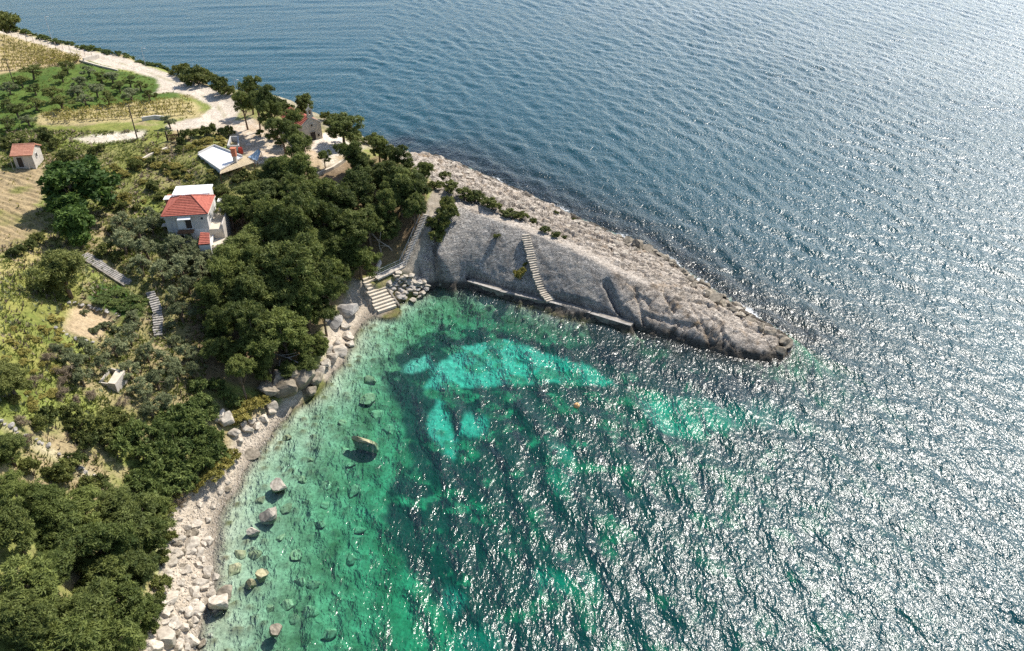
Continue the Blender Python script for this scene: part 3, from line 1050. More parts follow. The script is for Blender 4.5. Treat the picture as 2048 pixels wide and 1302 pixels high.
M['whiteroof'] = noisy('white_coating', (.74, .73, .71), (.82, .81, .79), .8, .7, .05, .01)
M['concrete'] = noisy('concrete', (.40, .36, .31), (.58, .53, .46), 1.8, .9, .2, .03, 7)
M['concrete_dark'] = noisy('stained_concrete', (.14, .125, .105), (.36, .32, .27), 1.4, .9, .3, .04, 8)
M['paving'] = noisy('paving', (.52, .45, .35), (.66, .58, .47), 1.4, .9, .15, .02)
M['tile'] = noisy('roof_tile', (.30, .082, .058), (.46, .150, .105), 3, .8, .2, .02, 5, .12)
M['tile_pink'] = noisy('faded_roof_tile', (.46, .20, .13), (.62, .31, .21), 3, .85, .2, .02, 5, .12)
M['brick'] = noisy('brickwork', (.40, .13, .07), (.55, .22, .13), 5, .9, .3, .02)
M['door'] = noisy('dark_wood', (.035, .028, .024), (.07, .055, .045), 6, .7, .2, .01)
M['brown_wood'] = noisy('brown_wood', (.14, .07, .035), (.26, .14, .075), 6, .8, .3, .02, 5, .1)
M['pale_wood'] = noisy('pale_wood', (.40, .32, .20), (.58, .48, .33), 6, .8, .3, .02, 5, .1)
M['glass'] = noisy('window_glass', (.02, .025, .03), (.04, .045, .05), 1, .1, 0)
M['metal'] = noisy('galvanised', (.42, .43, .44), (.55, .56, .57), 5, .45, .05, .01)
M['rust'] = noisy('rust', (.16, .08, .045), (.28, .15, .085), 5, .8, .2, .01)
M['tarp'] = noisy('blue_tarpaulin', (.35, .50, .62), (.60, .70, .76), 1.5, .6, .4, .1)
M['awning'] = noisy('white_canvas', (.72, .71, .68), (.8, .79, .76), 2, .8, .1, .02)
M['boat'] = noisy('boat_paint', (.52, .46, .38), (.66, .60, .52), 3, .6, .1, .01)
M['buoy'] = noisy('buoy_orange', (.75, .38, .14), (.85, .52, .26), 3, .5, .05, .01)
M['red'] = noisy('red_paint', (.42, .05, .035), (.55, .09, .06), 3, .6, .05, .01)


# ------------------------------------------------------------------ plants
def rand_dirs(n, r, up=0.0):
    d = r.normal(size=(n, 3))
    d[:, 2] += up
    return d / np.linalg.norm(d, axis=1)[:, None]


def leaf_mesh(name, centres, radii, per, size, aspect, r, up=.35, flat=.75, shell=.55, spiky=.75):
    """leaves scattered through clumps; one small triangle each"""
    V, T = [], []
    for c, rad, n in zip(centres, radii, per):
        d = rand_dirs(n, r, up)
        q = shell + (1 - shell) * r.random(n) ** .6
        q *= (1 + .22 * r.normal(size=n))
        pos = c + d * (rad * q)[:, None] * np.array([1, 1, flat])
        nd = d + rand_dirs(n, r, .35) * spiky          # leaf blades face roughly outward, jittered
        ax = np.cross(nd, rand_dirs(n, r)) + d * .35
        ax /= np.linalg.norm(ax, axis=1)[:, None] + 1e-6
        sd = np.cross(ax, nd)
        sd /= np.linalg.norm(sd, axis=1)[:, None] + 1e-6
        L = size * (.6 + .8 * r.random(n))[:, None]
        w = L * aspect
        V.append(np.stack([pos - sd * w, pos + sd * w, pos + ax * L], 1).reshape(-1, 3))
        tv = np.clip(r.random() * .45 + r.random(n) * .3, 0, 1)
        T.append(np.repeat(tv, 3))
    V = np.vstack(V)
    me = np_mesh(name, V, np.arange(len(V)).reshape(-1, 3))
    fattr(me, 'tint', np.concatenate(T))
    return me


def crown_lobes(r, R, H0, H1, lobes, puffs, spread=.62):
    """clump centres for an uneven crown between heights H0 and H1 and radius R"""
    lc = []
    for k in range(lobes):
        a = 6.283 * (k + r.random() * .8) / lobes
        q = spread * R * (.35 + .65 * r.random())
        z = H0 + (H1 - H0) * (.25 + .6 * r.random())
        lc.append((math.cos(a) * q, math.sin(a) * q, z, R * (.30 + .24 * r.random())))
    lc.append((0, 0, H0 + (H1 - H0) * .72, R * .5))
    C, Rd = [], []
    for i in range(puffs):
        x, y, z, lr = lc[i % len(lc)]
        d = rand_dirs(1, r, .45)[0]
        p = np.array([x, y, z]) + d * lr * np.array([1, 1, .72]) * (.55 + .45 * r.random())
        C.append(p)
        Rd.append(lr * (.24 + .20 * r.random()))
    return np.array(C), np.array(Rd), lc


def plant_proto(kind, seed):
    r = np.random.default_rng(seed)
    if kind == 'pine':                       # umbrella-like Aleppo pine, clear trunk
        C, Rd, lc = crown_lobes(r, 3.6, 3.6, 9.2, 8, 150)
        leaf = leaf_mesh('crown', C, Rd * .82, [95] * len(C), .34, .2, r, .5)
        h, tr, lim = 7.2, .24, True
    elif kind == 'bushpine':                 # crown nearly down to the ground
        C, Rd, lc = crown_lobes(r, 3.4, .8, 7.6, 11, 185, .7)
        leaf = leaf_mesh('crown', C, Rd * .82, [90] * len(C), .34, .2, r, .45)
        h, tr, lim = 5.5, .24, True
    elif kind == 'broad':
        C, Rd, lc = crown_lobes(r, 3.3, .9, 6.4, 9, 100, .66)
        leaf = leaf_mesh('crown', C, Rd, [95] * len(C), .40, .42, r, .35)
        h, tr, lim = 4.5, .22, True
    elif kind == 'olive':
        C, Rd, lc = crown_lobes(r, 1.9, .8, 3.7, 6, 44, .7)
        leaf = leaf_mesh('crown', C, Rd, [55] * len(C), .30, .20, r, .3, shell=.3)
        h, tr, lim = 2.6, .17, True
    elif kind == 'bush':
        C, Rd, lc = crown_lobes(r, 1.25, .1, 1.5, 6, 34, .7)
        leaf = leaf_mesh('crown', C, Rd, [55] * len(C), .24, .30, r, .35)
        h, tr, lim = .7, .05, False
    elif kind == 'twig':                     # leafless grey scrub
        C, Rd, lc = crown_lobes(r, 1.2, .1, 1.3, 5, 26, .7)
        leaf = leaf_mesh('crown', C, Rd, [42] * len(C), .42, .045, r, .35, shell=.1)
        h, tr, lim = .6, .05, False
    t = MB()
    ln = (r.random(2) - .5) * h * .16
    spine = [(ln[0] * s * s, ln[1] * s * s, h * s - .5 * (s == 0)) for s in (0, .35, .7, 1.0)]
    t.tube(spine, [tr * 1.25, tr, tr * .75, tr * .4], 7)
    if lim:
        for x, y, z, lr in lc[:-1]:
            s = .35 + .4 * r.random()
            b = Vector((ln[0] * s * s, ln[1] * s * s, h * s))
            e = Vector((x, y, z))
            mid = (b + e) / 2 + Vector((0, 0, -.25))
            t.tube([b, mid, e], [tr * .5, tr * .36, tr * .14], 5)
    else:
        for k in range(4):
            a = 6.283 * k / 4 + r.random()
            t.tube([(0, 0, -.1), (math.cos(a) * .4, math.sin(a) * .4, .5), (math.cos(a) * .8, math.sin(a) * .8, .95)], [.04, .03, .015], 4)
    return t.mesh('trunk', True), leaf


PROTO = {}
for kind, nvar in (('pine', 5), ('bushpine', 5), ('broad', 3), ('olive', 4), ('bush', 5), ('twig', 2)):
    PROTO[kind] = [plant_proto(kind, 100 + 17 * i + len(kind)) for i in range(nvar)]
SIZE = {'pine': (3.6, 6.6), 'bushpine': (3.4, 4.4), 'broad': (3.3, 3.9), 'olive': (1.9, 2.4), 'bush': (1.25, .85), 'twig': (1.2, .8)}   # crown radius, crown centre height
MESHVAR = {}
pr = random.Random(11)


def plant(kind, name, loc, s, mat, label, cat, group, sz=None, part='crown', stem='trunk'):
    v = pr.randrange(len(PROTO[kind]))
    tm, lm = PROTO[kind][v]
    key = (kind, v, mat)
    if key not in MESHVAR:
        c = lm.copy()
        c.materials.clear()
        c.materials.append(M[mat])
        MESHVAR[key] = c
        if not tm.materials:
            tm.materials.append(M['bark'])
    e = empty(name, (loc[0], loc[1], loc[2] - .05), pr.random() * 6.28)
    e.scale = (s * pr.uniform(.82, 1.2), s * pr.uniform(.82, 1.2), sz or s)
    e.rotation_euler = (pr.uniform(-.07, .07), pr.uniform(-.07, .07), e.rotation_euler[2])
    obj(stem, tm, None, e)
    obj(part, MESHVAR[key], None, e)
    tag(e, label, cat, group)
    return e


def plant_px(kind, name, px, py, wpx, mat, label, cat, group, squash=1.0):
    """crown centre at photo pixel, crown width in photo pixels"""
    R, hc = SIZE[kind]
    s = .6
    for _ in range(3):
        g = G(px, py, hc * s * squash, True)
        dist = max((g - Vector((0, 0, CAM_H))).length, 20)
        s = (wpx / FPX * dist) / (2 * R)
    if g.z < .25:
        g.z = .25
    return plant(kind, name, g, s, mat, label, cat, group, s * squash)


# --- pines
g_grove = 'pines of the grove above the cove'
l_grove = 'dark green pine in the dense grove between the red-roofed house and the cove'
for a in [(590, 345, 75), (548, 348, 70), (500, 385, 62), (540, 392, 85), (600, 392, 88), (478, 420, 62), (530, 440, 90), (640, 385, 72), (585, 435, 90), (645, 430, 90),
          (690, 400, 84), (480, 490, 74), (530, 490, 90), (600, 480, 95), (655, 490, 90), (450, 545, 84), (505, 535, 95), (570, 530, 100), (625, 545, 92), (430, 595, 78),
          (490, 585, 98), (550, 590, 100), (610, 605, 92), (655, 570, 80), (440, 650, 76), (500, 640, 96), (565, 650, 96), (455, 700, 74), (520, 695, 84), (645, 620, 60),
          (480, 745, 72), (425, 690, 60), (725, 380, 72), (735, 440, 78), (690, 450, 84), (775, 450, 66), (770, 400, 70), (800, 355, 74), (835, 375, 60), (800, 395, 66),
          (830, 405, 54), (765, 345, 60)]:
    x, y, w = a
    if y < 400 and x < 565:
        lb = 'dark pine at the upper edge of the grove beside the slatted porch'
    elif x > 680 and y < 480:
        lb = 'dark pine of the grove standing above the long cliff stairs'
    elif x < 490 and y < 560:
        lb = 'dark pine of the grove beside the side terrace of the red-roofed house'
    elif y > 620:
        lb = 'dark pine at the lower edge of the grove above the waterside rocks'
    elif y < 445:
        lb = 'dark pine of the grove below the chapel terrace'
    else:
        lb = l_grove
    plant_px('bushpine' if pr.random() < .5 else 'pine', 'pine_tree', x, y, w * pr.uniform(.9, 1.1), 'pine' if pr.random() < .8 else 'pine_light', lb, 'pine tree', g_grove, pr.uniform(.8, 1.15))
for a in [(690, 492, 78), (718, 520, 66), (665, 540, 70)]:
    plant_px('bushpine', 'pine_tree', *a, 'pine_light', 'lighter yellow-green pine at the edge of the grove by the beach steps', 'pine tree', 'light pines by the beach steps')
for a in [(600, 690, 74), (640, 690, 54), (610, 735, 64), (570, 740, 50)]:
    plant_px('bushpine', 'pine_tree', *a, 'pine_light', 'low spreading pine leaning over the waterside rocks and bare branches', 'pine tree', 'low pines over the waterside rocks', .7)
for a in [(496, 172, 46), (485, 203, 46), (510, 205, 48), (535, 198, 60), (545, 220, 48)]:
    plant_px('pine', 'pine_tree', *a, 'pine', 'tall pine with bare trunk beside the pale yard near the chapel', 'pine tree', 'tall pines by the yard', 1.25)
for a in [(563, 255, 52), (590, 240, 50), (600, 290, 58), (588, 270, 50)]:
    plant_px('pine', 'pine_tree', *a, 'pine', 'dark pine standing in front of the chapel roof', 'pine tree', 'pines in front of the chapel', 1.1)
plant_px('bushpine', 'pine_tree', 608, 212, 50, 'pine', 'rounded pine behind the chapel roof', 'pine tree', None)
plant_px('bushpine', 'pine_tree', 684, 254, 70, 'pine', 'broad bushy tree beside the paved terrace of the chapel, at the sea edge', 'tree', None, .8)
plant_px('pine', 'pine_tree', 647, 312, 28, 'pine_light', 'small young pine below the chapel terrace', 'pine tree', None)
for a in [(704, 312, 58), (722, 328, 48), (757, 297, 50), (790, 316, 50), (848, 342, 44), (812, 330, 40)]:
    plant_px('bushpine', 'pine_tree', *a, 'pine', 'rounded pine between the chapel terrace and the headland', 'pine tree', 'pines between chapel and headland')
g_low = 'trees filling the gully above the boulder beach'
l_low = 'bushy green pine in the dense wood above the boulder beach'
for a in [(60, 1185, 115), (25, 1060, 110), (115, 1060, 100), (190, 1090, 100), (262, 1055, 105), (300, 1015, 72), (225, 1015, 105), (100, 1130, 100), (150, 1225, 125),
          (55, 1270, 110), (240, 1210, 110), (285, 1225, 80), (200, 1290, 110), (10, 1220, 90), (275, 1130, 92), (25, 975, 82), (15, 900, 72), (95, 1005, 75),
          (160, 1030, 84), (130, 1300, 110), (290, 1080, 74), (265, 1290, 70), (200, 1150, 96)]:
    lit = pr.random() < .55
    lb = ('yellowish-green' if lit else 'dark green') + ' bushy pine ' + ('at the edge of the lower wood overlooking the boulder beach' if a[0] > 255 else 'inside the lower wood' if a[1] > 1020 else 'of the lower wood beside the stone-edged path')
    plant_px('bushpine', 'pine_tree', a[0], a[1], a[2] * pr.uniform(.8, 1.15), 'pine_light' if lit else 'pine', lb, 'pine tree', g_low, pr.uniform(.6, 1.0))
fill = 0
while fill < 46:
    x, y = pr.uniform(420, 860), pr.uniform(335, 770)
    if in_poly(np.array([x]), np.array([y]), [(455, 420), (520, 350), (620, 360), (760, 330), (840, 365), (825, 420), (770, 470), (700, 545), (650, 620), (600, 690), (530, 760), (430, 720), (410, 600), (440, 520)])[0]:
        plant_px(pr.choice(('bushpine', 'pine', 'bushpine')), 'pine_tree', x, y, pr.uniform(34, 60), pr.choice(('pine', 'pine', 'pine_light', 'maquis')), 'small younger pine filling the gaps of the dense grove above the cove', 'pine tree', 'young pines of the grove', pr.uniform(.8, 1.3))
        fill += 1
# --- single trees on the left
plant_px('broad', 'fig_tree', 140, 365, 122, 'fig', 'large bright green leafy tree beside the ploughed field', 'tree', None, .78)
plant_px('broad', 'mulberry_tree', 148, 447, 78, 'fig', 'smaller bright green leafy tree below the large one', 'tree', None)
plant_px('bushpine', 'carob_tree', 122, 540, 104, 'maquis', 'dark round tree beside the top of the stone steps', 'tree', None, .8)
plant_px('bushpine', 'carob_tree', 15, 760, 84, 'maquis', 'dark tree at the grassy slope above the stone-edged path', 'tree', None, .7)
# --- olives of the upper garden
for a in [(16, 172), (41, 160), (67, 175), (122, 150), (131, 130), (175, 139), (101, 185), (69, 204), (120, 201), (152, 180), (168, 196), (191, 178), (214, 192), (237, 170),
          (260, 185), (279, 168), (297, 187), (12, 206), (32, 219), (55, 238), (12, 243), (83, 262), (37, 272), (157, 162), (200, 151), (222, 152), (258, 160), (62, 140)]:
    plant_px('olive', 'olive_tree', a[0], a[1], pr.uniform(26, 36), 'olive' if pr.random() < .3 else 'maquis', 'small round olive tree in the green garden below the coastal road', 'olive tree', 'olive trees of the upper garden', .72)
plant_px('olive', 'olive_tree', 337, 240, 26, 'olive', 'lone small olive tree beside the wooden gate', 'olive tree', None)
# --- olives round the house and in the dry orchard
for a in [(300, 430, 44), (275, 455, 46), (240, 440, 44), (245, 480, 48), (290, 490, 50), (335, 500, 46), (365, 490, 44), (395, 495, 42), (360, 525, 50), (400, 530, 48), (320, 535, 48),
          (280, 525, 44), (430, 520, 40), (375, 565, 48), (345, 585, 44), (405, 580, 42), (360, 620, 46), (300, 445, 40)]:
    plant_px('olive', 'olive_tree', *a, 'olive', 'silvery olive tree in the grove around the red-roofed house', 'olive tree', 'olive trees around the house')
for a in [(255, 665, 46), (225, 690, 44), (290, 700, 46), (330, 715, 46), (170, 695, 46), (150, 720, 44), (200, 725, 42), (255, 735, 40), (310, 755, 48), (350, 740, 46), (280, 770, 44),
          (330, 800, 46), (300, 815, 42), (370, 700, 44), (160, 750, 40), (120, 700, 40), (265, 630, 30), (380, 735, 40)]:
    lb = 'grey-green olive tree above the roofless stone tank' if a[1] < 735 and a[0] < 270 else 'grey-green olive tree below the short flight of steps' if a[1] < 750 and a[0] >= 270 else 'grey-green olive tree between the roofless tank and the orange soil patch'
    plant_px('olive', 'olive_tree', *a, 'olive', lb, 'olive tree', 'olive trees on the dry slope')
# --- shrubs
def shrubs(lst, mat, label, group, squash=1.0, kind='bush', name='shrub'):
    for a in lst:
        plant_px(kind, name, *a, mat, label, 'shrub', group, squash, )


shrubs([(903, 372, 40), (930, 385, 42), (950, 392, 44), (975, 402, 40), (990, 412, 34), (1020, 425, 34), (1040, 432, 36), (1064, 440, 24), (1090, 458, 26), (1112, 468, 22), (870, 368, 36),
        (888, 350, 30), (1128, 474, 16)],
       'maquis', 'low olive-green shrub along the rocky crest of the headland', 'shrubs along the headland crest', .75)
shrubs([(897, 405, 40), (893, 432, 40), (885, 452, 36), (872, 470, 34), (900, 420, 36), (866, 445, 30)], 'maquis', 'dark shrub at the upper corner of the quarried rock face', 'shrubs at the corner of the rock face', 1.2)
shrubs([(1041, 548, 28)], 'yellow', 'green bush growing on the quarried rock face beside the cut steps', None, 1.3)
shrubs([(993, 472, 14), (1051, 528, 12)], 'maquis', 'tiny dark tuft growing on the quarried rock face', 'tufts on the rock face')
shrubs([(1113, 425, 12), (1148, 438, 10)], 'maquis', 'tiny dark bush on the pale outer rocks of the headland', 'bushes on the outer rocks')
shrubs([(370, 140, 34), (392, 148, 46), (410, 152, 36), (352, 134, 26), (440, 170, 44), (425, 160, 30), (455, 178, 26), (20, 42, 36), (4, 32, 30), (12, 52, 26)],
       'maquis', 'large dark shrub on the rim above the open sea beside the coastal road', 'large shrubs on the sea rim', 1.1)
lst = []
for t in np.linspace(0, 1, 46):
    x = 20 + t * 320
    y = np.interp(x, [0, 60, 130, 250, 330, 350], [50, 66, 86, 108, 130, 136])
    lst.append((x + pr.uniform(-4, 4), y + pr.uniform(-3, 2), pr.uniform(9, 16)))
shrubs(lst, 'broad', 'low green shrub of the strip between the coastal road and the sea', 'shrubs between road and sea', .7)
shrubs([(700, 262, 30), (715, 272, 28), (662, 240, 30), (650, 232, 26), (735, 280, 26), (560, 205, 30), (575, 215, 26)], 'maquis', 'shrub on the sea rim near the chapel', 'shrubs on the rim by the chapel')
shrubs([(145, 825, 46), (150, 850, 44), (185, 850, 52), (175, 875, 46), (215, 835, 44), (240, 830, 40), (205, 870, 36), (95, 830, 44), (75, 845, 36), (245, 855, 34), (130, 935, 54),
        (150, 920, 40), (110, 945, 44), (175, 970, 50), (60, 935, 44), (200, 960, 40)],
       'maquis', 'dark rounded shrub beside the stone-edged path', 'shrubs along the stone-edged path', 1.15)
g1 = 'bushes of the green thicket above the pebble cove'
t1 = []
for _ in range(46):
    for __ in range(40):
        x, y = pr.uniform(215, 470), pr.uniform(825, 1005)
        if in_poly(np.array([x]), np.array([y]), [(240, 850), (330, 820), (440, 850), (450, 920), (400, 960), (330, 1000), (260, 990), (215, 930)])[0]:
            break
    t1.append((x, y, pr.uniform(38, 58)))
shrubs(t1, 'broad', 'green leafy bush in the thicket above the pebble cove', g1, 1.05)
shrubs([(440, 925, 46), (460, 912, 40), (420, 945, 44), (395, 965, 36), (500, 810, 44), (480, 830, 40), (520, 800, 34), (345, 985, 34)], 'yellow', 'yellowish shrub at the foot of the slope beside the pebble beach', 'yellow shrubs by the pebble beach')
shrubs([(400, 800, 44), (420, 820, 40), (380, 815, 38), (450, 790, 44), (430, 770, 44), (390, 770, 40), (470, 800, 40), (360, 840, 40)], 'broad', 'fresh green bush beside the bare orange soil patch', 'bushes by the orange soil')
t2 = []
for _ in range(40):
    for __ in range(40):
        x, y = pr.uniform(190, 480), pr.uniform(285, 470)
        if in_poly(np.array([x]), np.array([y]), [(200, 320), (330, 295), (390, 320), (470, 355), (440, 385), (330, 375), (290, 420), (215, 440), (205, 380)])[0]:
            break
    t2.append((x, y, pr.uniform(12, 26)))
shrubs(t2, 'yellow', 'yellow-green shrub on the overgrown slope between the two white roofs', 'shrubs on the overgrown slope', .6)
t3 = [(x + pr.uniform(-20, 20), y + pr.uniform(-12, 12), pr.uniform(18, 34)) for x, y in
      [(250, 330), (280, 340), (310, 310), (340, 330), (360, 350), (300, 370), (250, 400), (270, 420), (230, 400), (320, 390), (420, 365), (450, 375), (380, 380), (215, 470), (200, 490), (220, 520)]]
shrubs([(325, 1040, 40), (338, 1075, 36), (322, 1115, 40), (316, 1165, 40), (308, 1205, 40), (300, 1255, 40), (335, 1015, 34)], 'maquis', 'shrub at the edge of the lower wood where the boulder beach begins', 'shrubs at the edge of the boulder beach')
for a in [(385, 508, 42), (412, 512, 40), (432, 500, 36), (347, 482, 40), (378, 484, 38)]:
    plant_px('olive', 'olive_tree', *a, 'olive', 'silvery olive tree close against the front of the house and its lean-to', 'olive tree', 'olive trees against the house front')
shrubs(t3, 'maquis', 'dark green shrub on the overgrown slope between the two white roofs', 'dark shrubs on the overgrown slope')
shrubs([(70, 475, 34), (62, 490, 26), (40, 500, 28), (25, 505, 24), (130, 310, 28), (120, 318, 22), (185, 300, 22), (200, 295, 20)], 'maquis', 'dark bush at the edge of the ploughed field', 'bushes at the field edge')
shrubs([(110, 285, 26), (70, 290, 30), (40, 288, 30), (90, 270, 28), (10, 285, 28)], 'maquis', 'dark bush of the hedge behind the small tiled hut', 'hedge behind the tiled hut')
shrubs([(455, 262, 26), (425, 258, 24), (412, 262, 24), (375, 270, 26), (362, 282, 22), (360, 298, 18), (395, 265, 20), (440, 262, 20)], 'maquis', 'dark shrub in the garden plot between the gate and the white flat roof', 'shrubs in the garden plot', 1.2)
shrubs([(440, 275, 22), (432, 290, 20), (445, 285, 18), (395, 285, 26), (415, 280, 26), (380, 295, 24), (405, 295, 20)], 'yellow', 'yellow-green plant in the garden plot between the gate and the white flat roof', 'plants in the garden plot', .7)
shrubs([(490, 345, 28), (500, 360, 30), (475, 355, 22), (515, 345, 24), (560, 285, 20), (610, 330, 20), (625, 340, 20), (520, 265, 18), (545, 275, 16)], 'maquis', 'shrub between the reed-roofed porch and the pine grove', 'shrubs by the porch')
shrubs([(210, 590, 34), (240, 585, 34), (265, 595, 34), (250, 612, 34), (280, 615, 34), (225, 605, 30), (200, 602, 30), (270, 630, 26), (290, 600, 24)], 'broad', 'lush low green plant covering the terrace beside the stone steps', 'green plants of the terrace', .45)
shrubs([(170, 625, 18), (210, 650, 22), (230, 660, 26), (190, 660, 20), (340, 650, 24), (350, 680, 28), (270, 650, 24)], 'olive', 'small grey-green plant on the sandy terrace below the steps', 'plants on the sandy terrace')
t4 = [(x + pr.uniform(-14, 14), y + pr.uniform(-12, 12), pr.uniform(22, 36)) for x, y in
      [(105, 690), (90, 715), (110, 745), (125, 760), (165, 795), (195, 800), (60, 880), (45, 850), (230, 800), (120, 780), (60, 770), (330, 990), (320, 1010), (345, 1000), (355, 975)]]
shrubs(t4, 'dry', 'leafless brown-grey thorn scrub on the slope', 'leafless scrub on the slope', 1.0, 'twig', 'thorn_scrub')
t5 = [(pr.uniform(5, 140), pr.uniform(600, 820), pr.uniform(14, 26)) for _ in range(34)]
shrubs(t5, 'yellow', 'low yellow-green tussock on the grassy slope at the left', 'tussocks on the grassy slope', .55)

# --- vines in rows
def vine_mesh(seed):
    r = np.random.default_rng(seed)
    C = np.array([[(i - 1.5) * .22, r.normal() * .1, .62 + r.normal() * .12] for i in range(4)])
    return leaf_mesh('foliage', C, np.full(4, .26), [10] * 4, .24, .35, r, .4)


VM = [vine_mesh(5 + i) for i in range(4)]
for v in VM:
    v.materials.append(M['yellow'])
stk = MB().tube([(0, 0, -.2), (.03, .02, .35), (-.02, .03, .75)], [.05, .04, .025], 5).mesh('stem')
stk.materials.append(M['bark'])
rows = []
for (p0, p1, q0, q1, nr, nc, lab, grp) in (((5, 75), (165, 120), (5, 145), (150, 128), 9, 18, 'vine plant in the dry field beside the coastal road fence', 'vines of the fenced field'),
                                          ((80, 230), (380, 194), (105, 248), (390, 232), 5, 26, 'vine plant in the dry strip below the olive garden', 'vines of the dry strip')):
    for i in range(nr):
        for j in range(nc):
            s, t = (i + .5) / nr, (j + .5 + pr.uniform(-.2, .2)) / nc
            x = (p0[0] + (p1[0] - p0[0]) * t) * (1 - s) + (q0[0] + (q1[0] - q0[0]) * t) * s
            y = (p0[1] + (p1[1] - p0[1]) * t) * (1 - s) + (q0[1] + (q1[1] - q0[1]) * t) * s
            if pr.random() < .92:
                rows.append((x, y, lab, grp))
for x, y, lab, grp in rows[:300]:
    g = G(x, y)
    e = empty('grape_vine', g, pr.uniform(-.3, .3))
    k = pr.uniform(.8, 1.35)
    e.scale = (k, k, k)
    obj('stem', stk, None, e)
    obj('foliage', pr.choice(VM), None, e)
    tag(e, lab, 'vine', grp)

# ------------------------------------------------------------------ rocks
def rock_mesh(seed, cuts=15, sub=3, rough=.15):
    r = np.random.default_rng(seed)
    bm = bmesh.new()
    bmesh.ops.create_icosphere(bm, subdivisions=sub, radius=1)
    co = np.array([v.co[:] for v in bm.verts])
    for _ in range(cuts):                     # plane cuts give flat broken faces
        d = rand_dirs(1, r)[0]
        off = .46 + .40 * r.random()
        s = co @ d
        co -= np.outer(np.maximum(s - off, 0), d) * .96
    co *= (1 + rough * (fbm(co[:, 0] * 2.5 + co[:, 2] * 1.7 + seed, co[:, 1] * 2.5 - co[:, 2] * 1.3, seed, 4) - .5) * 2)[:, None]
    co -= (co.max(0) + co.min(0)) / 2
    co /= np.abs(co).max(0)
    co *= np.array([1, .80 + .18 * r.random(), .75])
    for v, c in zip(bm.verts, co):
        v.co = c
    me = bpy.data.meshes.new('boulder')
    bm.to_mesh(me)
    bm.free()
    return me


ROCK = [rock_mesh(40 + i, sub=3 if i < 5 else 2) for i in range(10)]
RVAR = {}
rr = random.Random(5)


def boulder(px, py, wpx, mat, label, group=None, name='boulder', lift=.15, flat=1.0, bed=False, z=None, long=1.0, rot=None, wide=1.0):
    g = G(px, py)
    if bed:
        g = G(px, py, .05)
    elif z is not None:
        g = P(px, py, z)
        g.z = z
    d = (g - Vector((0, 0, CAM_H))).length
    s = wpx / FPX * d / 2
    szz = s * flat * rr.uniform(.75, 1.0)
    if z is not None and not bed:             # stands on the sea floor and reaches above the water
        fl = float(hgt(g.x, g.y)[0]) - .3
        tp = z + szz * .8
        szz = min(max(szz, (tp - fl) / 1.6), (1.35 if wide == 1 else 4) * s)
        g.z = tp - szz * .75 - s * lift
    i = rr.randrange(len(ROCK)) if wpx < 16 else rr.randrange(5)
    key = (i, mat)
    if key not in RVAR:
        me = ROCK[i].copy()
        me.materials.clear()
        me.materials.append(M[mat])
        RVAR[key] = me
    o = obj(name, RVAR[key])
    o.location = (g.x, g.y, g.z + s * lift)
    o.scale = (s * long, s * wide, szz)
    tl = .6 if rot is None and z is not None else .3
    o.rotation_euler = (rr.uniform(-tl, tl), rr.uniform(-tl, tl), rr.uniform(0, 6.28) if rot is None else rot)
    tag(o, label, 'rock', group)
    return o


# boulders standing out of the cove
boulder(728, 882, 36, 'weedstone', 'long dark slab of rock lying in the open green shallows', None, flat=.4, long=1.6, rot=-.08, z=-.05, wide=.6)
boulder(538, 1026, 32, 'limestone', 'pale pointed boulder with dark wet base in the shallows', None, z=.35)
boulder(558, 972, 30, 'limestone', 'brown-topped boulder in the shallows with a dark wet side', None, z=.2)
boulder(505, 1062, 22, 'limestone', 'low pale boulder washed by foam in the shallows', None, z=.05)
boulder(550, 1258, 26, 'wetstone', 'tan boulder with white foam breaking all round it', None, z=.1)
boulder(520, 1150, 25, 'weedstone', 'square tan boulder just awash', None, z=-.1)
boulder(500, 1167, 19, 'weedstone', 'rounded tan boulder beside the square one just awash', None, z=-.1)
boulder(437, 1208, 42, 'limestone', 'large pale boulder standing at the water line of the boulder beach', None, z=.5)
boulder(450, 1185, 32, 'wetstone', 'dark boulder leaning behind the large pale one at the water line', None, z=.3)
for a in [(650, 972, 28), (709, 982, 30), (735, 802, 34), (685, 845, 20), (575, 875, 18), (592, 1112, 26), (510, 1110, 24), (650, 1010, 20), (606, 960, 20), (574, 1018, 24),
          (625, 1170, 26), (600, 1165, 20), (660, 1265, 36), (640, 1050, 20), (575, 1210, 26), (540, 1215, 20), (620, 1225, 30), (700, 930, 22), (780, 860, 28), (755, 830, 30),
          (740, 760, 26), (690, 900, 20), (620, 920, 16), (590, 1240, 22), (480, 1110, 22), (470, 1140, 28), (520, 1000, 18), (700, 1120, 26), (720, 1060, 24), (560, 1075, 18)]:
    boulder(*a, 'weedstone', 'weed-covered stone under the clear green shallow water', 'stones under the shallow water', bed=True, flat=.7, lift=.1)
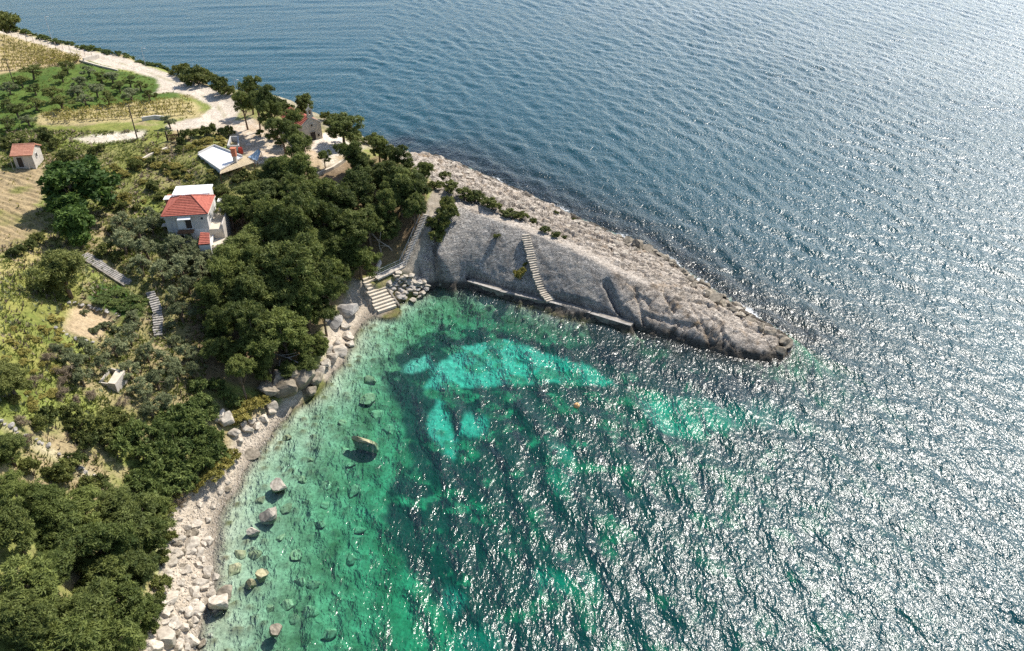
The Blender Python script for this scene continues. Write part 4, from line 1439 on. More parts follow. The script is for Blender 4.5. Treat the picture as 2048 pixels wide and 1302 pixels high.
# boulder beach
big = [(342, 1200, 46), (330, 1275, 66), (395, 1218, 52), (375, 1225, 40), (305, 1295, 50), (380, 1285, 44), (352, 1080, 30), (385, 1090, 40), (345, 1125, 32), (395, 1105, 34),
       (360, 1165, 30), (385, 1185, 34), (415, 1140, 32), (335, 1150, 28), (400, 1165, 30), (372, 1140, 28), (345, 1245, 36), (370, 1255, 34), (415, 1085, 32), (330, 1225, 36)]
for a in big:
    boulder(a[0], a[1], a[2] * rr.uniform(.6, .85), 'limestone', 'big pale limestone boulder of the boulder beach below the wood', 'big boulders of the beach', lift=.02)
beach_poly = [(318, 1130), (345, 1055), (395, 1050), (425, 1080), (430, 1130), (440, 1230), (400, 1300), (290, 1302), (305, 1230)]
n = 0
while n < 95:
    x, y = rr.uniform(285, 450), rr.uniform(1040, 1302)
    if in_poly(np.array([x]), np.array([y]), beach_poly)[0]:
        boulder(x, y, rr.uniform(8, 20), 'limestone' if rr.random() < .72 else 'wetstone', 'small pale stone among the big boulders of the beach', 'small stones of the boulder beach', name='stone', lift=.1)
        n += 1
for a in [(345, 1005, 14), (365, 1010, 12), (400, 1010, 12), (425, 1015, 12), (395, 1050, 20), (415, 1042, 16), (340, 1030, 14), (360, 1040, 14), (440, 985, 14), (455, 965, 12), (375, 1055, 18)]:
    boulder(*a, 'limestone', 'pale stone scattered on the upper pebble beach', 'stones on the upper pebble beach', name='stone')
for a in [(505, 912, 30), (455, 978, 18)]:
    boulder(*a, 'wetstone', 'dark wet rock on the foam line of the pebble beach', 'dark rocks on the foam line', flat=.6)
for a in [(452, 845, 38), (440, 838, 28), (470, 870, 22), (495, 862, 24), (512, 855, 18), (528, 842, 20), (545, 826, 20), (480, 885, 16), (545, 815, 26), (420, 955, 22), (440, 950, 18), (405, 968, 16), (505, 845, 18), (488, 850, 16)]:
    boulder(*a, 'limestone', 'rock of the broken ledge at the back of the pebble beach', 'rocks at the back of the pebble beach', lift=.4)
for a in [(605, 770, 62), (575, 785, 56), (628, 762, 40), (545, 790, 44), (590, 755, 50), (555, 765, 40), (620, 785, 30)]:
    boulder(*a, 'wetstone', 'dark overhanging rock at the water below the low pines', 'dark rocks below the low pines', lift=.5)
for a in [(680, 705, 34), (695, 675, 24), (690, 655, 22), (665, 720, 30), (650, 730, 26), (700, 690, 20), (655, 700, 22), (640, 745, 26), (672, 690, 20)]:
    boulder(*a, 'limestone', 'angular rock on the narrow beach left of the bay steps', 'rocks on the narrow beach', lift=.3)
boulder(697, 628, 46, 'greystone', 'large grey rounded outcrop at the top of the narrow beach', None, lift=.35)
boulder(668, 645, 44, 'greystone', 'smaller grey outcrop under the pines at the narrow beach', None, lift=.2)
for _ in range(70):
    while True:
        x, y = rr.uniform(760, 860), rr.uniform(545, 605)
        if in_poly(np.array([x]), np.array([y]), [(768, 562), (800, 548), (845, 560), (860, 578), (830, 600), (795, 608), (780, 590)])[0]:
            break
    boulder(x, y, rr.uniform(9, 17), 'limestone' if rr.random() < .6 else 'greystone', 'rough stone in the heap between the bay steps and the rock face', 'stone heap beside the bay steps', name='stone', lift=.5, flat=.8)
jag = [(1240 + 340 * t + rr.uniform(-6, 6), np.interp(1240 + 340 * t, [1240, 1330, 1420, 1500, 1586], [474, 514, 577, 626, 690]) + rr.uniform(-4, 10), rr.uniform(9, 17)) for t in np.linspace(0, 1, 46)]
for a in [(q[0], q[1], q[2] * .8) for q in jag] + [(1295, 500, 26), (1310, 505, 22), (1275, 490, 26), (1255, 485, 30), (1345, 525, 18), (1365, 542, 14), (1378, 560, 24), (1385, 572, 22), (1370, 548, 16), (1415, 590, 24), (1430, 600, 28),
          (1445, 608, 20), (1465, 620, 16), (1500, 640, 20), (1520, 655, 18), (1568, 678, 26), (1575, 690, 22), (1560, 700, 24), (1330, 515, 20), (1480, 630, 18), (1540, 668, 20)]:
    boulder(*a, 'wetstone', 'dark jagged sea-worn rock along the outer water line of the headland', 'jagged rocks on the outer water line', lift=.05, flat=rr.uniform(.7, 1.2), long=rr.uniform(.9, 1.5))
for _ in range(60):
    t = rr.random()
    x = 850 + t * 640
    y = np.interp(x, [850, 1000, 1200, 1400, 1490], [322, 385, 480, 578, 630]) + rr.uniform(-22, 14)
    boulder(x, y, rr.uniform(8, 17), 'limestone', 'pale block of broken limestone on the outer back of the headland', 'pale blocks on the headland back', lift=.0, flat=.7)
#==PART3==
# ------------------------------------------------------------------ buildings
def local(root):
    """world -> local helper for a root empty with rotation about z only"""
    mw = Matrix.Translation(root.location) @ Matrix.Rotation(root.rotation_euler.z, 4, 'Z')
    inv = mw.inverted()
    return lambda p: inv @ Vector(p)


def courses(parent, e0, e1, r0, r1, n, mat, name='tile_course', th=.07):
    """tile rows of one roof slope, eave line e0-e1 to ridge line r0-r1"""
    e0, e1, r0, r1 = map(Vector, (e0, e1, r0, r1))
    nrm = (e1 - e0).cross((r0 + r1) / 2 - e0).normalized()
    if nrm.z < 0:
        nrm = -nrm
    for k in range(n):
        a, b = k / n, min((k + 1.12) / n, 1)
        p = [e0.lerp(r0, a), e1.lerp(r1, a), e1.lerp(r1, b), e0.lerp(r0, b)]
        lo = [q.copy() for q in p]
        hi = [p[0] + nrm * th * 1.9, p[1] + nrm * th * 1.9, p[2] + nrm * th * .8, p[3] + nrm * th * .8]
        MB().add(lo + hi, [(0, 3, 2, 1), (4, 5, 6, 7), (0, 1, 5, 4), (1, 2, 6, 5), (2, 3, 7, 6), (3, 0, 4, 7)]).build(name, mat, parent)


def frame_rect(parent, name, c, ux, uz, w, h, mat, frame_mat, depth=.10, nrm=None):
    """opening on a wall: leaf or pane set inside a frame that stands proud of the wall"""
    ux, uz = Vector(ux), Vector(uz)
    n = nrm or ux.cross(uz).normalized()
    c = Vector(c)

    def slab(u0, u1, v0, v1, d0, d1):
        vs = []
        for d in (d0, d1):
            for (u, v) in ((u0, v0), (u1, v0), (u1, v1), (u0, v1)):
                vs.append(c + ux * u + uz * v + n * d)
        return vs, [(0, 3, 2, 1), (4, 5, 6, 7), (0, 1, 5, 4), (1, 2, 6, 5), (2, 3, 7, 6), (3, 0, 4, 7)]
    leaf = MB().add(*slab(-w / 2, w / 2, 0, h, -.02, .03)).build(name, mat, parent)
    f = MB()
    t = .09
    for s in ((-w / 2 - t, -w / 2, -t, h + t), (w / 2, w / 2 + t, -t, h + t), (-w / 2, w / 2, h, h + t), (-w / 2, w / 2, -t, 0)):
        f.add(*slab(*s, -.02, depth))
    f.build('frame', frame_mat, leaf)
    return leaf


# --- red-roofed house
gz = 13.2
ze = gz + 5.3
A, B = P(322, 433, ze), P(414, 430, ze)
yaw = math.atan2(B.y - A.y, B.x - A.x) + math.radians(4)
HW = (B - A).length
HD = 7.0
H = empty('house', (A.x, A.y, gz), yaw)
tag(H, 'two-storey white house with red hipped tile roof above the cove', 'house')
ev = .35
MB().box(ev, HW - ev, ev, HD - ev, 2.55, 5.18).build('upper_wall', M['plaster_grey'], H)
MB().box(ev + .02, HW - ev - .02, ev + .02, HD - ev - .02, -2.5, 2.55).build('lower_wall', M['plaster'], H)
roof = MB().add([(0, 0, 5.2), (HW, 0, 5.2), (HW, HD, 5.2), (0, HD, 5.2), (HD * .40, HD / 2, 7.0), (HW - HD * .40, HD / 2, 7.0)],
                [(0, 3, 2, 1), (0, 1, 5, 4), (1, 2, 5), (2, 3, 4, 5), (3, 0, 4)]).build('roof', M['tile'], H)
r0, r1 = (HD * .40, HD / 2, 7.02), (HW - HD * .40, HD / 2, 7.02)
z5 = 5.22
courses(roof, (0, 0, z5), (HW, 0, z5), r0, r1, 12, M['tile'])
courses(roof, (HW, HD, z5), (0, HD, z5), r1, r0, 12, M['tile'])
courses(roof, (HW, 0, z5), (HW, HD, z5), r1, r1, 12, M['tile'])
courses(roof, (0, HD, z5), (0, 0, z5), r0, r0, 12, M['tile'])
for a, b in (((0, 0, z5 + .1), r0), ((0, HD, z5 + .1), r0), ((HW, 0, z5 + .1), r1), ((HW, HD, z5 + .1), r1), (r0, r1)):
    MB().tube([Vector(a), Vector(b) + Vector((0, 0, .12))], .11, 6).build('ridge_cap', M['tile'], roof)
for (x0, x1, y0, y1) in ((-.08, HW + .08, -.12, 0), (-.12, -.0, 0, HD), (HW, HW + .12, 0, HD)):
    MB().box(x0, x1, y0, y1, 5.06, 5.2).build('gutter', M['concrete'], H)
xx, zz = (1, 0, 0), (0, 0, 1)
frame_rect(H, 'door', (HW * .53, ev, 2.75), xx, zz, .95, 1.95, M['door'], M['plaster'])
frame_rect(H, 'shutter', (HW * .37, ev, 2.8), xx, zz, 1.25, 1.7, M['plaster'], M['concrete'])
frame_rect(H, 'window', (HW * .84, ev, 4.2), xx, zz, .42, .42, M['glass'], M['plaster'])
frame_rect(H, 'window', (HW * .30, ev + .02, .6), xx, zz, .9, 1.1, M['glass'], M['plaster'])
frame_rect(H, 'window', (HW - ev, 2.2, 3.3), (0, 1, 0), zz, .9, 1.2, M['glass'], M['plaster'])
MB().box(HW * .28, HW * .62, ev - 1.1, ev - .02, 2.35, 2.55).build('balcony', M['brown_wood'], H)
MB().add([(HW * .34, ev - .02, 5.0), (HW * .62, ev - .02, 5.0), (HW * .62, ev - 1.0, 4.72), (HW * .34, ev - 1.0, 4.72),
          (HW * .34, ev - .02, 5.06), (HW * .62, ev - .02, 5.06), (HW * .62, ev - 1.0, 4.78), (HW * .34, ev - 1.0, 4.78)],
         [(0, 3, 2, 1), (4, 5, 6, 7), (0, 1, 5, 4), (1, 2, 6, 5), (2, 3, 7, 6), (3, 0, 4, 7)]).build('awning', M['awning'], H)
MB().tube([(HW * .17, ev - .07, 5.1), (HW * .17, ev - .07, -.5)], .05, 6).build('drainpipe', M['metal'], H)
# white flat-roofed annex behind
an = MB().box(.5, HW * .86, HD - ev + .02, HD + 3.6, .0, 5.55).build('annex', M['plaster'], H)
MB().box(.3, HW * .86 + .2, HD + .12, HD + 3.8, 5.55, 5.72).build('flat_roof', M['whiteroof'], an)
MB().box(-1.0, .48, HD + .3, HD + 2.4, .5, 4.9).build('lean_to', M['brick'], an)
MB().box(-1.25, .3, HD + .2, HD + 1.7, 4.9, 5.0).build('shed_roof', M['awning'], an)
for k, yy in enumerate((1.2, 3.0, 4.6)):
    MB().box(-.75, ev - .02, yy, yy + 1.1, 2.9 + .3 * k, 3.0 + .3 * k).build('window_hood', M['concrete'], H)
# side terrace with parapet and steps
ter = MB().box(HW - ev + .02, HW + 1.7, -.2, HD - .4, -2, 2.6).build('terrace', M['paving'], H)
MB().box(HW + 1.72, HW + 1.92, -.2, HD - .4, -2, 3.35).build('parapet', M['concrete'], ter)
MB().box(HW + .2, HW + 1.2, HD - .3, HD + 1.0, 1, 4.3).build('bench_block', M['plaster'], ter)
MB().box(HW + .2, HW + 2.6, -3.2, -.25, -3, .9).build('lower_terrace', M['paving'], ter)
MB().box(HW + .0, HW + .22, -3.2, -.25, -3, 1.6).build('low_wall', M['plaster'], ter)
for k in range(5):
    MB().box(HW + .9, HW + 2.4, -3.2 - .35 * (k + 1), -3.2 - .35 * k, -3, .7 - .22 * k).build('step', M['concrete'], ter)
MB().box(HW + 2.0, HW + 4.0, HD - .6, HD + 1.2, 1.0, 3.2).build('garden_wall', M['paving'], ter)

# small lean-to with red tiles below the house
pz = 13.2
q = [P(397, 490, pz + 1.9), P(420, 488, pz + 1.9), P(419, 466, pz + 2.8), P(401, 465, pz + 2.8)]
L = empty('tiled_porch', (q[0].x, q[0].y, pz - 1.0))
tag(L, 'small red-tiled lean-to beside the house, half hidden by olive trees', 'porch')
lp = [v - L.location for v in q]
MB().prism([(v.x, v.y) for v in lp], -1.5, [v.z - .12 for v in lp]).build('wall', M['plaster'], L)
rf = MB().prism([(v.x, v.y) for v in lp], [v.z - .1 for v in lp], [v.z for v in lp]).build('roof', M['tile'], L)
courses(rf, lp[0] + Vector((0, 0, .02)), lp[1] + Vector((0, 0, .02)), lp[3] + Vector((0, 0, .02)), lp[2] + Vector((0, 0, .02)), 7, M['tile'])

# --- flat white-roofed building with parapet
bz = 18.6
cs = [P(440, 340, bz), P(486, 314, bz), P(429, 292, bz), P(395, 309, bz)]
Bd = empty('flat_roofed_building', (cs[0].x, cs[0].y, 15.6))
tag(Bd, 'low building with large bright white flat roof and grey parapet', 'building')
lc = [v - Bd.location for v in cs]
ctr = sum(lc, Vector()) / 4
ins = [v + (ctr - v) * .05 for v in lc]
MB().prism([(v.x, v.y) for v in ins], -2.5, 2.9).build('wall', M['plaster'], Bd)
rp = MB().prism([(v.x, v.y) for v in lc], 2.9, 3.02).build('flat_roof', M['whiteroof'], Bd)
for i in (0, 1, 2, 3):
    a, b = lc[i], lc[(i + 1) % 4]
    t = (ctr - (a + b) / 2).normalized() * .18
    a, b = a + (b - a).normalized() * .02, b - (b - a).normalized() * .20
    hgt_ = .10 if i in (0, 3) else .35
    MB().prism([(a.x, a.y), (b.x, b.y), (b.x + t.x, b.y + t.y), (a.x + t.x, a.y + t.y)], 3.02, 3.02 + hgt_).build('parapet', M['plaster_grey'], Bd)
ch = P(471, 322, bz) - Bd.location
MB().box(ch.x - .32, ch.x + .32, ch.y - .32, ch.y + .32, -1, 4.0).build('chimney', M['concrete'], Bd)
MB().box(ch.x - .40, ch.x + .40, ch.y - .40, ch.y + .40, 4.0, 5.4).build('chimney_stack', M['brick'], Bd)
MB().box(ch.x - .5, ch.x + .5, ch.y - .5, ch.y + .5, 5.4, 5.52).build('chimney_cap', M['brick'], Bd)

# reed-roofed porch: slats on posts
rz = 18.2
cs = [P(448, 346, rz), P(505, 322, rz), P(490, 312, rz), P(436, 338, rz)]
cs = [P(440, 349, rz), P(508, 326, rz), P(489, 313, rz), P(442, 342, rz)]
R_ = empty('slatted_porch', (cs[0].x, cs[0].y, 16.4))
tag(R_, 'porch roofed with pale wooden slats beside the white flat roof', 'porch')
lc = [v - R_.location for v in cs]
for v in lc:
    MB().tube([(v.x, v.y, -1.5), (v.x, v.y, v.z)], .07, 6).build('post', M['brown_wood'], R_)
for a, b in ((lc[0], lc[1]), (lc[3], lc[2])):
    MB().tube([a + Vector((0, 0, .05)), b + Vector((0, 0, .05))], .07, 6).build('beam', M['brown_wood'], R_)
for k in range(26):
    t = (k + .5) / 26
    a, b = lc[0].lerp(lc[1], t), lc[3].lerp(lc[2], t)
    d = (lc[1] - lc[0]).normalized() * .10
    a, b = a + (a - b).normalized() * .2, b + (b - a).normalized() * .2
    MB().prism([(a.x - d.x, a.y - d.y), (a.x + d.x, a.y + d.y), (b.x + d.x, b.y + d.y), (b.x - d.x, b.y - d.y)], [a.z + .12] * 2 + [b.z + .12] * 2, [a.z + .17] * 2 + [b.z + .17] * 2).build('slat', M['pale_wood'], R_)

# blue tarpaulin and dark shade net beside the porch
T = empty('tarpaulin', P(508, 315, 17.4))
tag(T, 'pale blue tarpaulin stretched over poles beside the slatted porch', 'tarpaulin')
nx_, ny_ = 9, 7
tv, tf = [], []
c4 = [P(495, 314, 18.2), P(514, 322, 17.4), P(522, 303, 18.2), P(518, 298, 18.8)]
for j in range(ny_):
    for i in range(nx_):
        u, v = i / (nx_ - 1), j / (ny_ - 1)
        p = c4[0].lerp(c4[1], u).lerp(c4[3].lerp(c4[2], u), v) - T.location
        p.z -= .45 * math.sin(u * math.pi) * math.sin(v * math.pi) + .08 * math.sin(u * 14 + v * 5)
        tv.append(p)
for j in range(ny_ - 1):
    for i in range(nx_ - 1):
        a = j * nx_ + i
        tf.append((a, a + 1, a + nx_ + 1, a + nx_))
sheet = MB().add(tv, tf).build('sheet', M['tarp'], T, True)
sol = sheet.modifiers.new('thickness', 'SOLIDIFY')
sol.thickness = .03
for c in c4:
    p = c - T.location
    MB().tube([(p.x, p.y, -1.6), (p.x, p.y, p.z)], .05, 6).build('pole', M['brown_wood'], T)

# grey concrete tank between the garden plot and the yard
tz = 18.6
cs = [P(454, 291, tz - .2), P(478, 291, tz - .2), P(477, 272, tz - .2), P(460, 272, tz - .2)]
Ck = empty('concrete_tank', (cs[0].x, cs[0].y, 16.9))
tag(Ck, 'open grey concrete tank between the yard and the white flat roof', 'tank')
lc = [v - Ck.location for v in cs]
ctr = sum(lc, Vector()) / 4
for i in range(4):
    a, b = lc[i], lc[(i + 1) % 4]
    t = (ctr - (a + b) / 2).normalized() * .22
    a2, b2 = a + (b - a).normalized() * .01, b - (b - a).normalized() * .24
    MB().prism([(a2.x, a2.y), (b2.x, b2.y), (b2.x + t.x, b2.y + t.y), (a2.x + t.x, a2.y + t.y)], -2, 1.5).build('side_wall', M['plaster_grey'], Ck)
MB().prism([(v.x + (ctr.x - v.x) * .1, v.y + (ctr.y - v.y) * .1) for v in lc], -2, .4).build('floor', M['concrete_dark'], Ck)
rb = P(480, 295, 18.0)
Rb = empty('red_barrel', (rb.x, rb.y, rb.z - 1.0))
tag(Rb, 'small red barrel beside the open grey tank', 'barrel')
MB().tube([(0, 0, -.6), (0, 0, -.1), (0, 0, .5), (0, 0, 1.0)], [.38, .45, .45, .38], 12).build('body', M['red'], Rb)
MB().tube([(0, 0, 1.0), (0, 0, 1.05)], [.4, .4], 12).build('lid', M['red'], Rb)

# --- chapel with bell gable
cz = 15.9
F = P(646, 279, cz)
nrm = Vector((.66, -.75, 0)).normalized()
fx = Vector((nrm.y, -nrm.x, 0))              # along the facade, to its left end seen from the front
if fx.y > 0:
    fx = -fx
Cw, Cl, Ch, Cg = 4.2, 8.2, 3.6, 1.35
cyaw = math.atan2(fx.y, fx.x)
C = empty('chapel', (F.x, F.y, cz - .1), cyaw)
tag(C, 'small stone chapel with red tile roof and open bell gable', 'chapel')
# local frame: x along the facade (0..Cw), y away from the front or not depending on handedness
back = -nrm
lb = Matrix.Rotation(-cyaw, 4, 'Z') @ back
sg = 1 if lb.y > 0 else -1
def yb(v):
    return sg * v
MB().add([(0, 0, -1.5), (Cw, 0, -1.5), (Cw, 0, Ch), (Cw / 2, 0, Ch + Cg), (0, 0, Ch), (0, yb(Cl), -1.5), (Cw, yb(Cl), -1.5), (Cw, yb(Cl), Ch), (Cw / 2, yb(Cl), Ch + Cg), (0, yb(Cl), Ch)],
         [(0, 1, 2, 3, 4), (9, 8, 7, 6, 5), (0, 5, 6, 1), (1, 6, 7, 2), (4, 9, 5, 0), (2, 7, 8, 3), (3, 8, 9, 4)]).build('wall', M['paving'], C)
crf = MB()
o_ = .18
for s in (0, 1):
    e = -o_ if s == 0 else Cw + o_
    zz_ = Ch - .08
    crf.add([(e, yb(.25), zz_), (e, yb(Cl + .2), zz_), (Cw / 2, yb(Cl + .2), Ch + Cg + .03), (Cw / 2, yb(.25), Ch + Cg + .03),
             (e, yb(.25), zz_ + .12), (e, yb(Cl + .2), zz_ + .12), (Cw / 2, yb(Cl + .2), Ch + Cg + .15), (Cw / 2, yb(.25), Ch + Cg + .15)],
            [(0, 3, 2, 1), (4, 5, 6, 7), (0, 1, 5, 4), (1, 2, 6, 5), (2, 3, 7, 6), (3, 0, 4, 7)])
crf = crf.build('roof', M['tile'], C)
for s in (0, 1):
    e = -o_ if s == 0 else Cw + o_
    courses(crf, (e, yb(.3), Ch + .06), (e, yb(Cl + .2), Ch + .06), (Cw / 2, yb(.3), Ch + Cg + .17), (Cw / 2, yb(Cl + .2), Ch + Cg + .17), 8, M['tile'], th=.05)
cop = MB()
for s in (0, 1):
    e = -.2 if s == 0 else Cw + .2
    cop.add([(e, yb(-.12), Ch - .1), (e, yb(.28), Ch - .1), (Cw / 2, yb(.28), Ch + Cg + .05), (Cw / 2, yb(-.12), Ch + Cg + .05),
             (e, yb(-.12), Ch + .2), (e, yb(.28), Ch + .2), (Cw / 2, yb(.28), Ch + Cg + .36), (Cw / 2, yb(-.12), Ch + Cg + .36)],
            [(0, 3, 2, 1), (4, 5, 6, 7), (0, 1, 5, 4), (1, 2, 6, 5), (2, 3, 7, 6), (3, 0, 4, 7)])
cop.build('gable_coping', M['paving'], C)
bell = MB()
y0, y1 = sorted((yb(-.1), yb(.35)))
zb0 = Ch + Cg + .2
bell.box(Cw / 2 - .65, Cw / 2 + .65, y0, y1, zb0, zb0 + .45)
bell.box(Cw / 2 - .55, Cw / 2 - .27, y0, y1, zb0 + .45, zb0 + 1.55)
bell.box(Cw / 2 + .27, Cw / 2 + .55, y0, y1, zb0 + .45, zb0 + 1.55)
bell.add([(Cw / 2 - .65, y0, zb0 + 1.55), (Cw / 2 + .65, y0, zb0 + 1.55), (Cw / 2 + .65, y1, zb0 + 1.55), (Cw / 2 - .65, y1, zb0 + 1.55), (Cw / 2, y0, zb0 + 2.1), (Cw / 2, y1, zb0 + 2.1)],
         [(0, 3, 2, 1), (0, 1, 4), (2, 3, 5), (1, 2, 5, 4), (3, 0, 4, 5)])
bellp = bell.build('bell_gable', M['paving'], C)
MB().tube([(Cw / 2, (y0 + y1) / 2, zb0 + .7), (Cw / 2, (y0 + y1) / 2, zb0 + .8), (Cw / 2, (y0 + y1) / 2, zb0 + 1.2), (Cw / 2, (y0 + y1) / 2, zb0 + 1.4)], [.22, .19, .12, .03], 10).build('bell', M['rust'], bellp)
crx = MB().tube([(Cw / 2, (y0 + y1) / 2, zb0 + 2.05), (Cw / 2, (y0 + y1) / 2, zb0 + 2.7)], .05, 5)
crx.tube([(Cw / 2 - .2, (y0 + y1) / 2, zb0 + 2.5), (Cw / 2 + .2, (y0 + y1) / 2, zb0 + 2.5)], .045, 5)
crx.build('cross', M['paving'], bellp)
dv = Vector((0, -sg, 0))
frame_rect(C, 'door', (Cw / 2, 0, .1), (1, 0, 0), (0, 0, 1), 1.15, 2.1, M['door'], M['paving'], .12, dv)
for s in (-1, 1):
    frame_rect(C, 'window', (Cw / 2 + s * 1.25, 0, 1.0), (1, 0, 0), (0, 0, 1), .4, .6, M['door'], M['paving'], .1, dv)
frame_rect(C, 'round_window', (Cw / 2, 0, 3.4), (1, 0, 0), (0, 0, 1), .4, .4, M['door'], M['paving'], .1, dv)
ya, yc = sorted((yb(-.05), yb(-1.0)))
MB().box(.2, Cw - .2, ya, yc, -1, .12).build('step', M['paving'], C)

# --- small tiled hut by the ploughed field
hz = 18.5
ez = hz + 2.3
A, B = P(20.5, 312, ez), P(64, 310, ez)
S = empty('stone_hut', (A.x, A.y, hz), math.atan2(B.y - A.y, B.x - A.x) + .02)
tag(S, 'small hut with faded pink tile roof beside the ploughed field', 'hut')
w, d = (B - A).length, 4.6
i_ = .2
MB().add([(i_, i_, -1.5), (w - i_, i_, -1.5), (w - i_, d - i_, -1.5), (i_, d - i_, -1.5), (i_, i_, 2.3), (w - i_, i_, 2.3), (w - i_, d - i_, 2.3), (i_, d - i_, 2.3),
          (i_, d / 2, 3.35), (w - i_, d / 2, 3.35)],
         [(0, 3, 2, 1), (0, 1, 5, 4), (2, 3, 7, 6), (1, 2, 6, 9, 5), (3, 0, 4, 8, 7), (4, 5, 9, 8), (6, 7, 8, 9)]).build('wall', M['concrete'], S)
hr = MB()
for s in (0, 1):
    y = -.15 if s == 0 else d + .15
    hr.add([(-.05, y, 2.2), (w + .05, y, 2.2), (w + .05, d / 2, 3.38), (-.05, d / 2, 3.38), (-.05, y, 2.32), (w + .05, y, 2.32), (w + .05, d / 2, 3.5), (-.05, d / 2, 3.5)],
           [(0, 3, 2, 1), (4, 5, 6, 7), (0, 1, 5, 4), (1, 2, 6, 5), (2, 3, 7, 6), (3, 0, 4, 7)])
hr = hr.build('roof', M['tile_pink'], S)
courses(hr, (-.05, -.15, 2.33), (w + .05, -.15, 2.33), (-.05, d / 2, 3.52), (w + .05, d / 2, 3.52), 9, M['tile_pink'], th=.045)
courses(hr, (-.05, d + .15, 2.33), (w + .05, d + .15, 2.33), (-.05, d / 2, 3.52), (w + .05, d / 2, 3.52), 9, M['tile_pink'], th=.045)
MB().tube([(-.05, d / 2, 3.56), (w + .05, d / 2, 3.56)], .12, 6).build('ridge_cap', M['tile_pink'], hr)
frame_rect(S, 'door', (w * .33, i_, .05), xx, zz, .9, 1.85, M['door'], M['plaster_grey'])
frame_rect(S, 'window', (w - i_, d * .42, 1.2), (0, 1, 0), zz, .6, .7, M['door'], M['plaster_grey'])
for x in (.05, w * .75):
    MB().tube([(x, -.9, -1.2), (x, -.5, 2.1 if x < 1 else 1.2)], .05, 6).build('pole', M['grey_wood'], S)

# --- roofless stone tank on the dry slope
kz = float(G(225, 775).z) + 1.0
cs = [P(197, 765, kz), P(230, 769, kz), P(249, 743, kz), P(219, 735, kz)]
K = empty('stone_tank', (cs[0].x, cs[0].y, kz - 1.2))
tag(K, 'pale rectangular stone tank with broken cover slab on the dry slope', 'tank')
lc = [v - K.location for v in cs]
ctr = sum(lc, Vector()) / 4
for i in range(4):
    a, b = lc[i], lc[(i + 1) % 4]
    t = (ctr - (a + b) / 2).normalized() * .16
    a2, b2 = a + (b - a).normalized() * .01, b - (b - a).normalized() * .17
    MB().prism([(a2.x, a2.y), (b2.x, b2.y), (b2.x + t.x, b2.y + t.y), (a2.x + t.x, a2.y + t.y)], -1.8, 1.2).build('side_wall', M['concrete'], K)
MB().prism([(v.x + (ctr.x - v.x) * .12, v.y + (ctr.y - v.y) * .12) for v in lc], -1.8, .3).build('floor', M['weedstone'], K)
m1, m2 = lc[0].lerp(lc[1], .58), lc[3].lerp(lc[2], .50)
MB().prism([(p.x, p.y) for p in (m1, lc[1] + (lc[1] - ctr) * .03, lc[2] + (lc[2] - ctr) * .03, m2)], 1.21, 1.32).build('cover_slab', M['paving'], K)

# ------------------------------------------------------------------ stairs
def stairs(name, pts, width, n, mat, label, th=.16, side=None, skew=0.0):
    """flight of n separate treads along a 3D polyline"""
    pts = [Vector(p) for p in pts]
    L = [0.0]
    for a, b in zip(pts[:-1], pts[1:]):
        L.append(L[-1] + (b - a).length)
    root = empty(name, pts[-1])
    tag(root, label, 'stairs')
    o = root.location
    w = width if isinstance(width, (list, tuple)) else (width, width)

    def at(s):
        s *= L[-1]
        for i in range(len(pts) - 1):
            if s <= L[i + 1] + 1e-6:
                t = (s - L[i]) / (L[i + 1] - L[i])
                return pts[i].lerp(pts[i + 1], t), (pts[i + 1] - pts[i])
        return pts[-1], pts[-1] - pts[-2]
    for k in range(n):
        p, d = at(k / n)
        q, _ = at((k + .86) / n)
        d = Vector((d.x, d.y, 0)).normalized()
        r = Vector((-d.y, d.x, 0))
        r = (r + d * skew).normalized()
        hw = (w[0] + (w[1] - w[0]) * k / n) / 2 * rr.uniform(.84, 1.12)
        p = p - o
        q = q - o
        z = (p.z + q.z) / 2 + rr.uniform(-.02, .02)
        off = r * rr.uniform(-.05, .05)
        pl = [p - r * hw + off, q - r * hw + off, q + r * hw + off, p + r * hw + off]
        MB().prism([(v.x, v.y) for v in pl][::-1] if (pl[1] - pl[0]).cross(pl[2] - pl[1]).z < 0 else [(v.x, v.y) for v in pl], z - th - .25, z + .06).build('step', mat, root)
    if side:
        for sgn in ((-1, 1) if side == 'both' else (side,)):
            for i in range(len(pts) - 1):
                a, b = pts[i] - o, pts[i + 1] - o
                d = Vector((b.x - a.x, b.y - a.y, 0)).normalized()
                r = Vector((-d.y, d.x, 0)) * sgn
                a2, b2 = a + r * (w[0] / 2 + .02), b + r * (w[1] / 2 + .02)
                pl = [a2, b2, b2 + r * .28, a2 + r * .28]
                zs = [a.z, b.z, b.z, a.z]
                if (pl[1] - pl[0]).cross(pl[2] - pl[1]).z < 0:
                    pl, zs = pl[::-1], zs[::-1]
                MB().prism([(v.x, v.y) for v in pl], [z - .9 for z in zs], [z + .12 for z in zs]).build('side_wall', M['concrete_dark'], root)
    return root


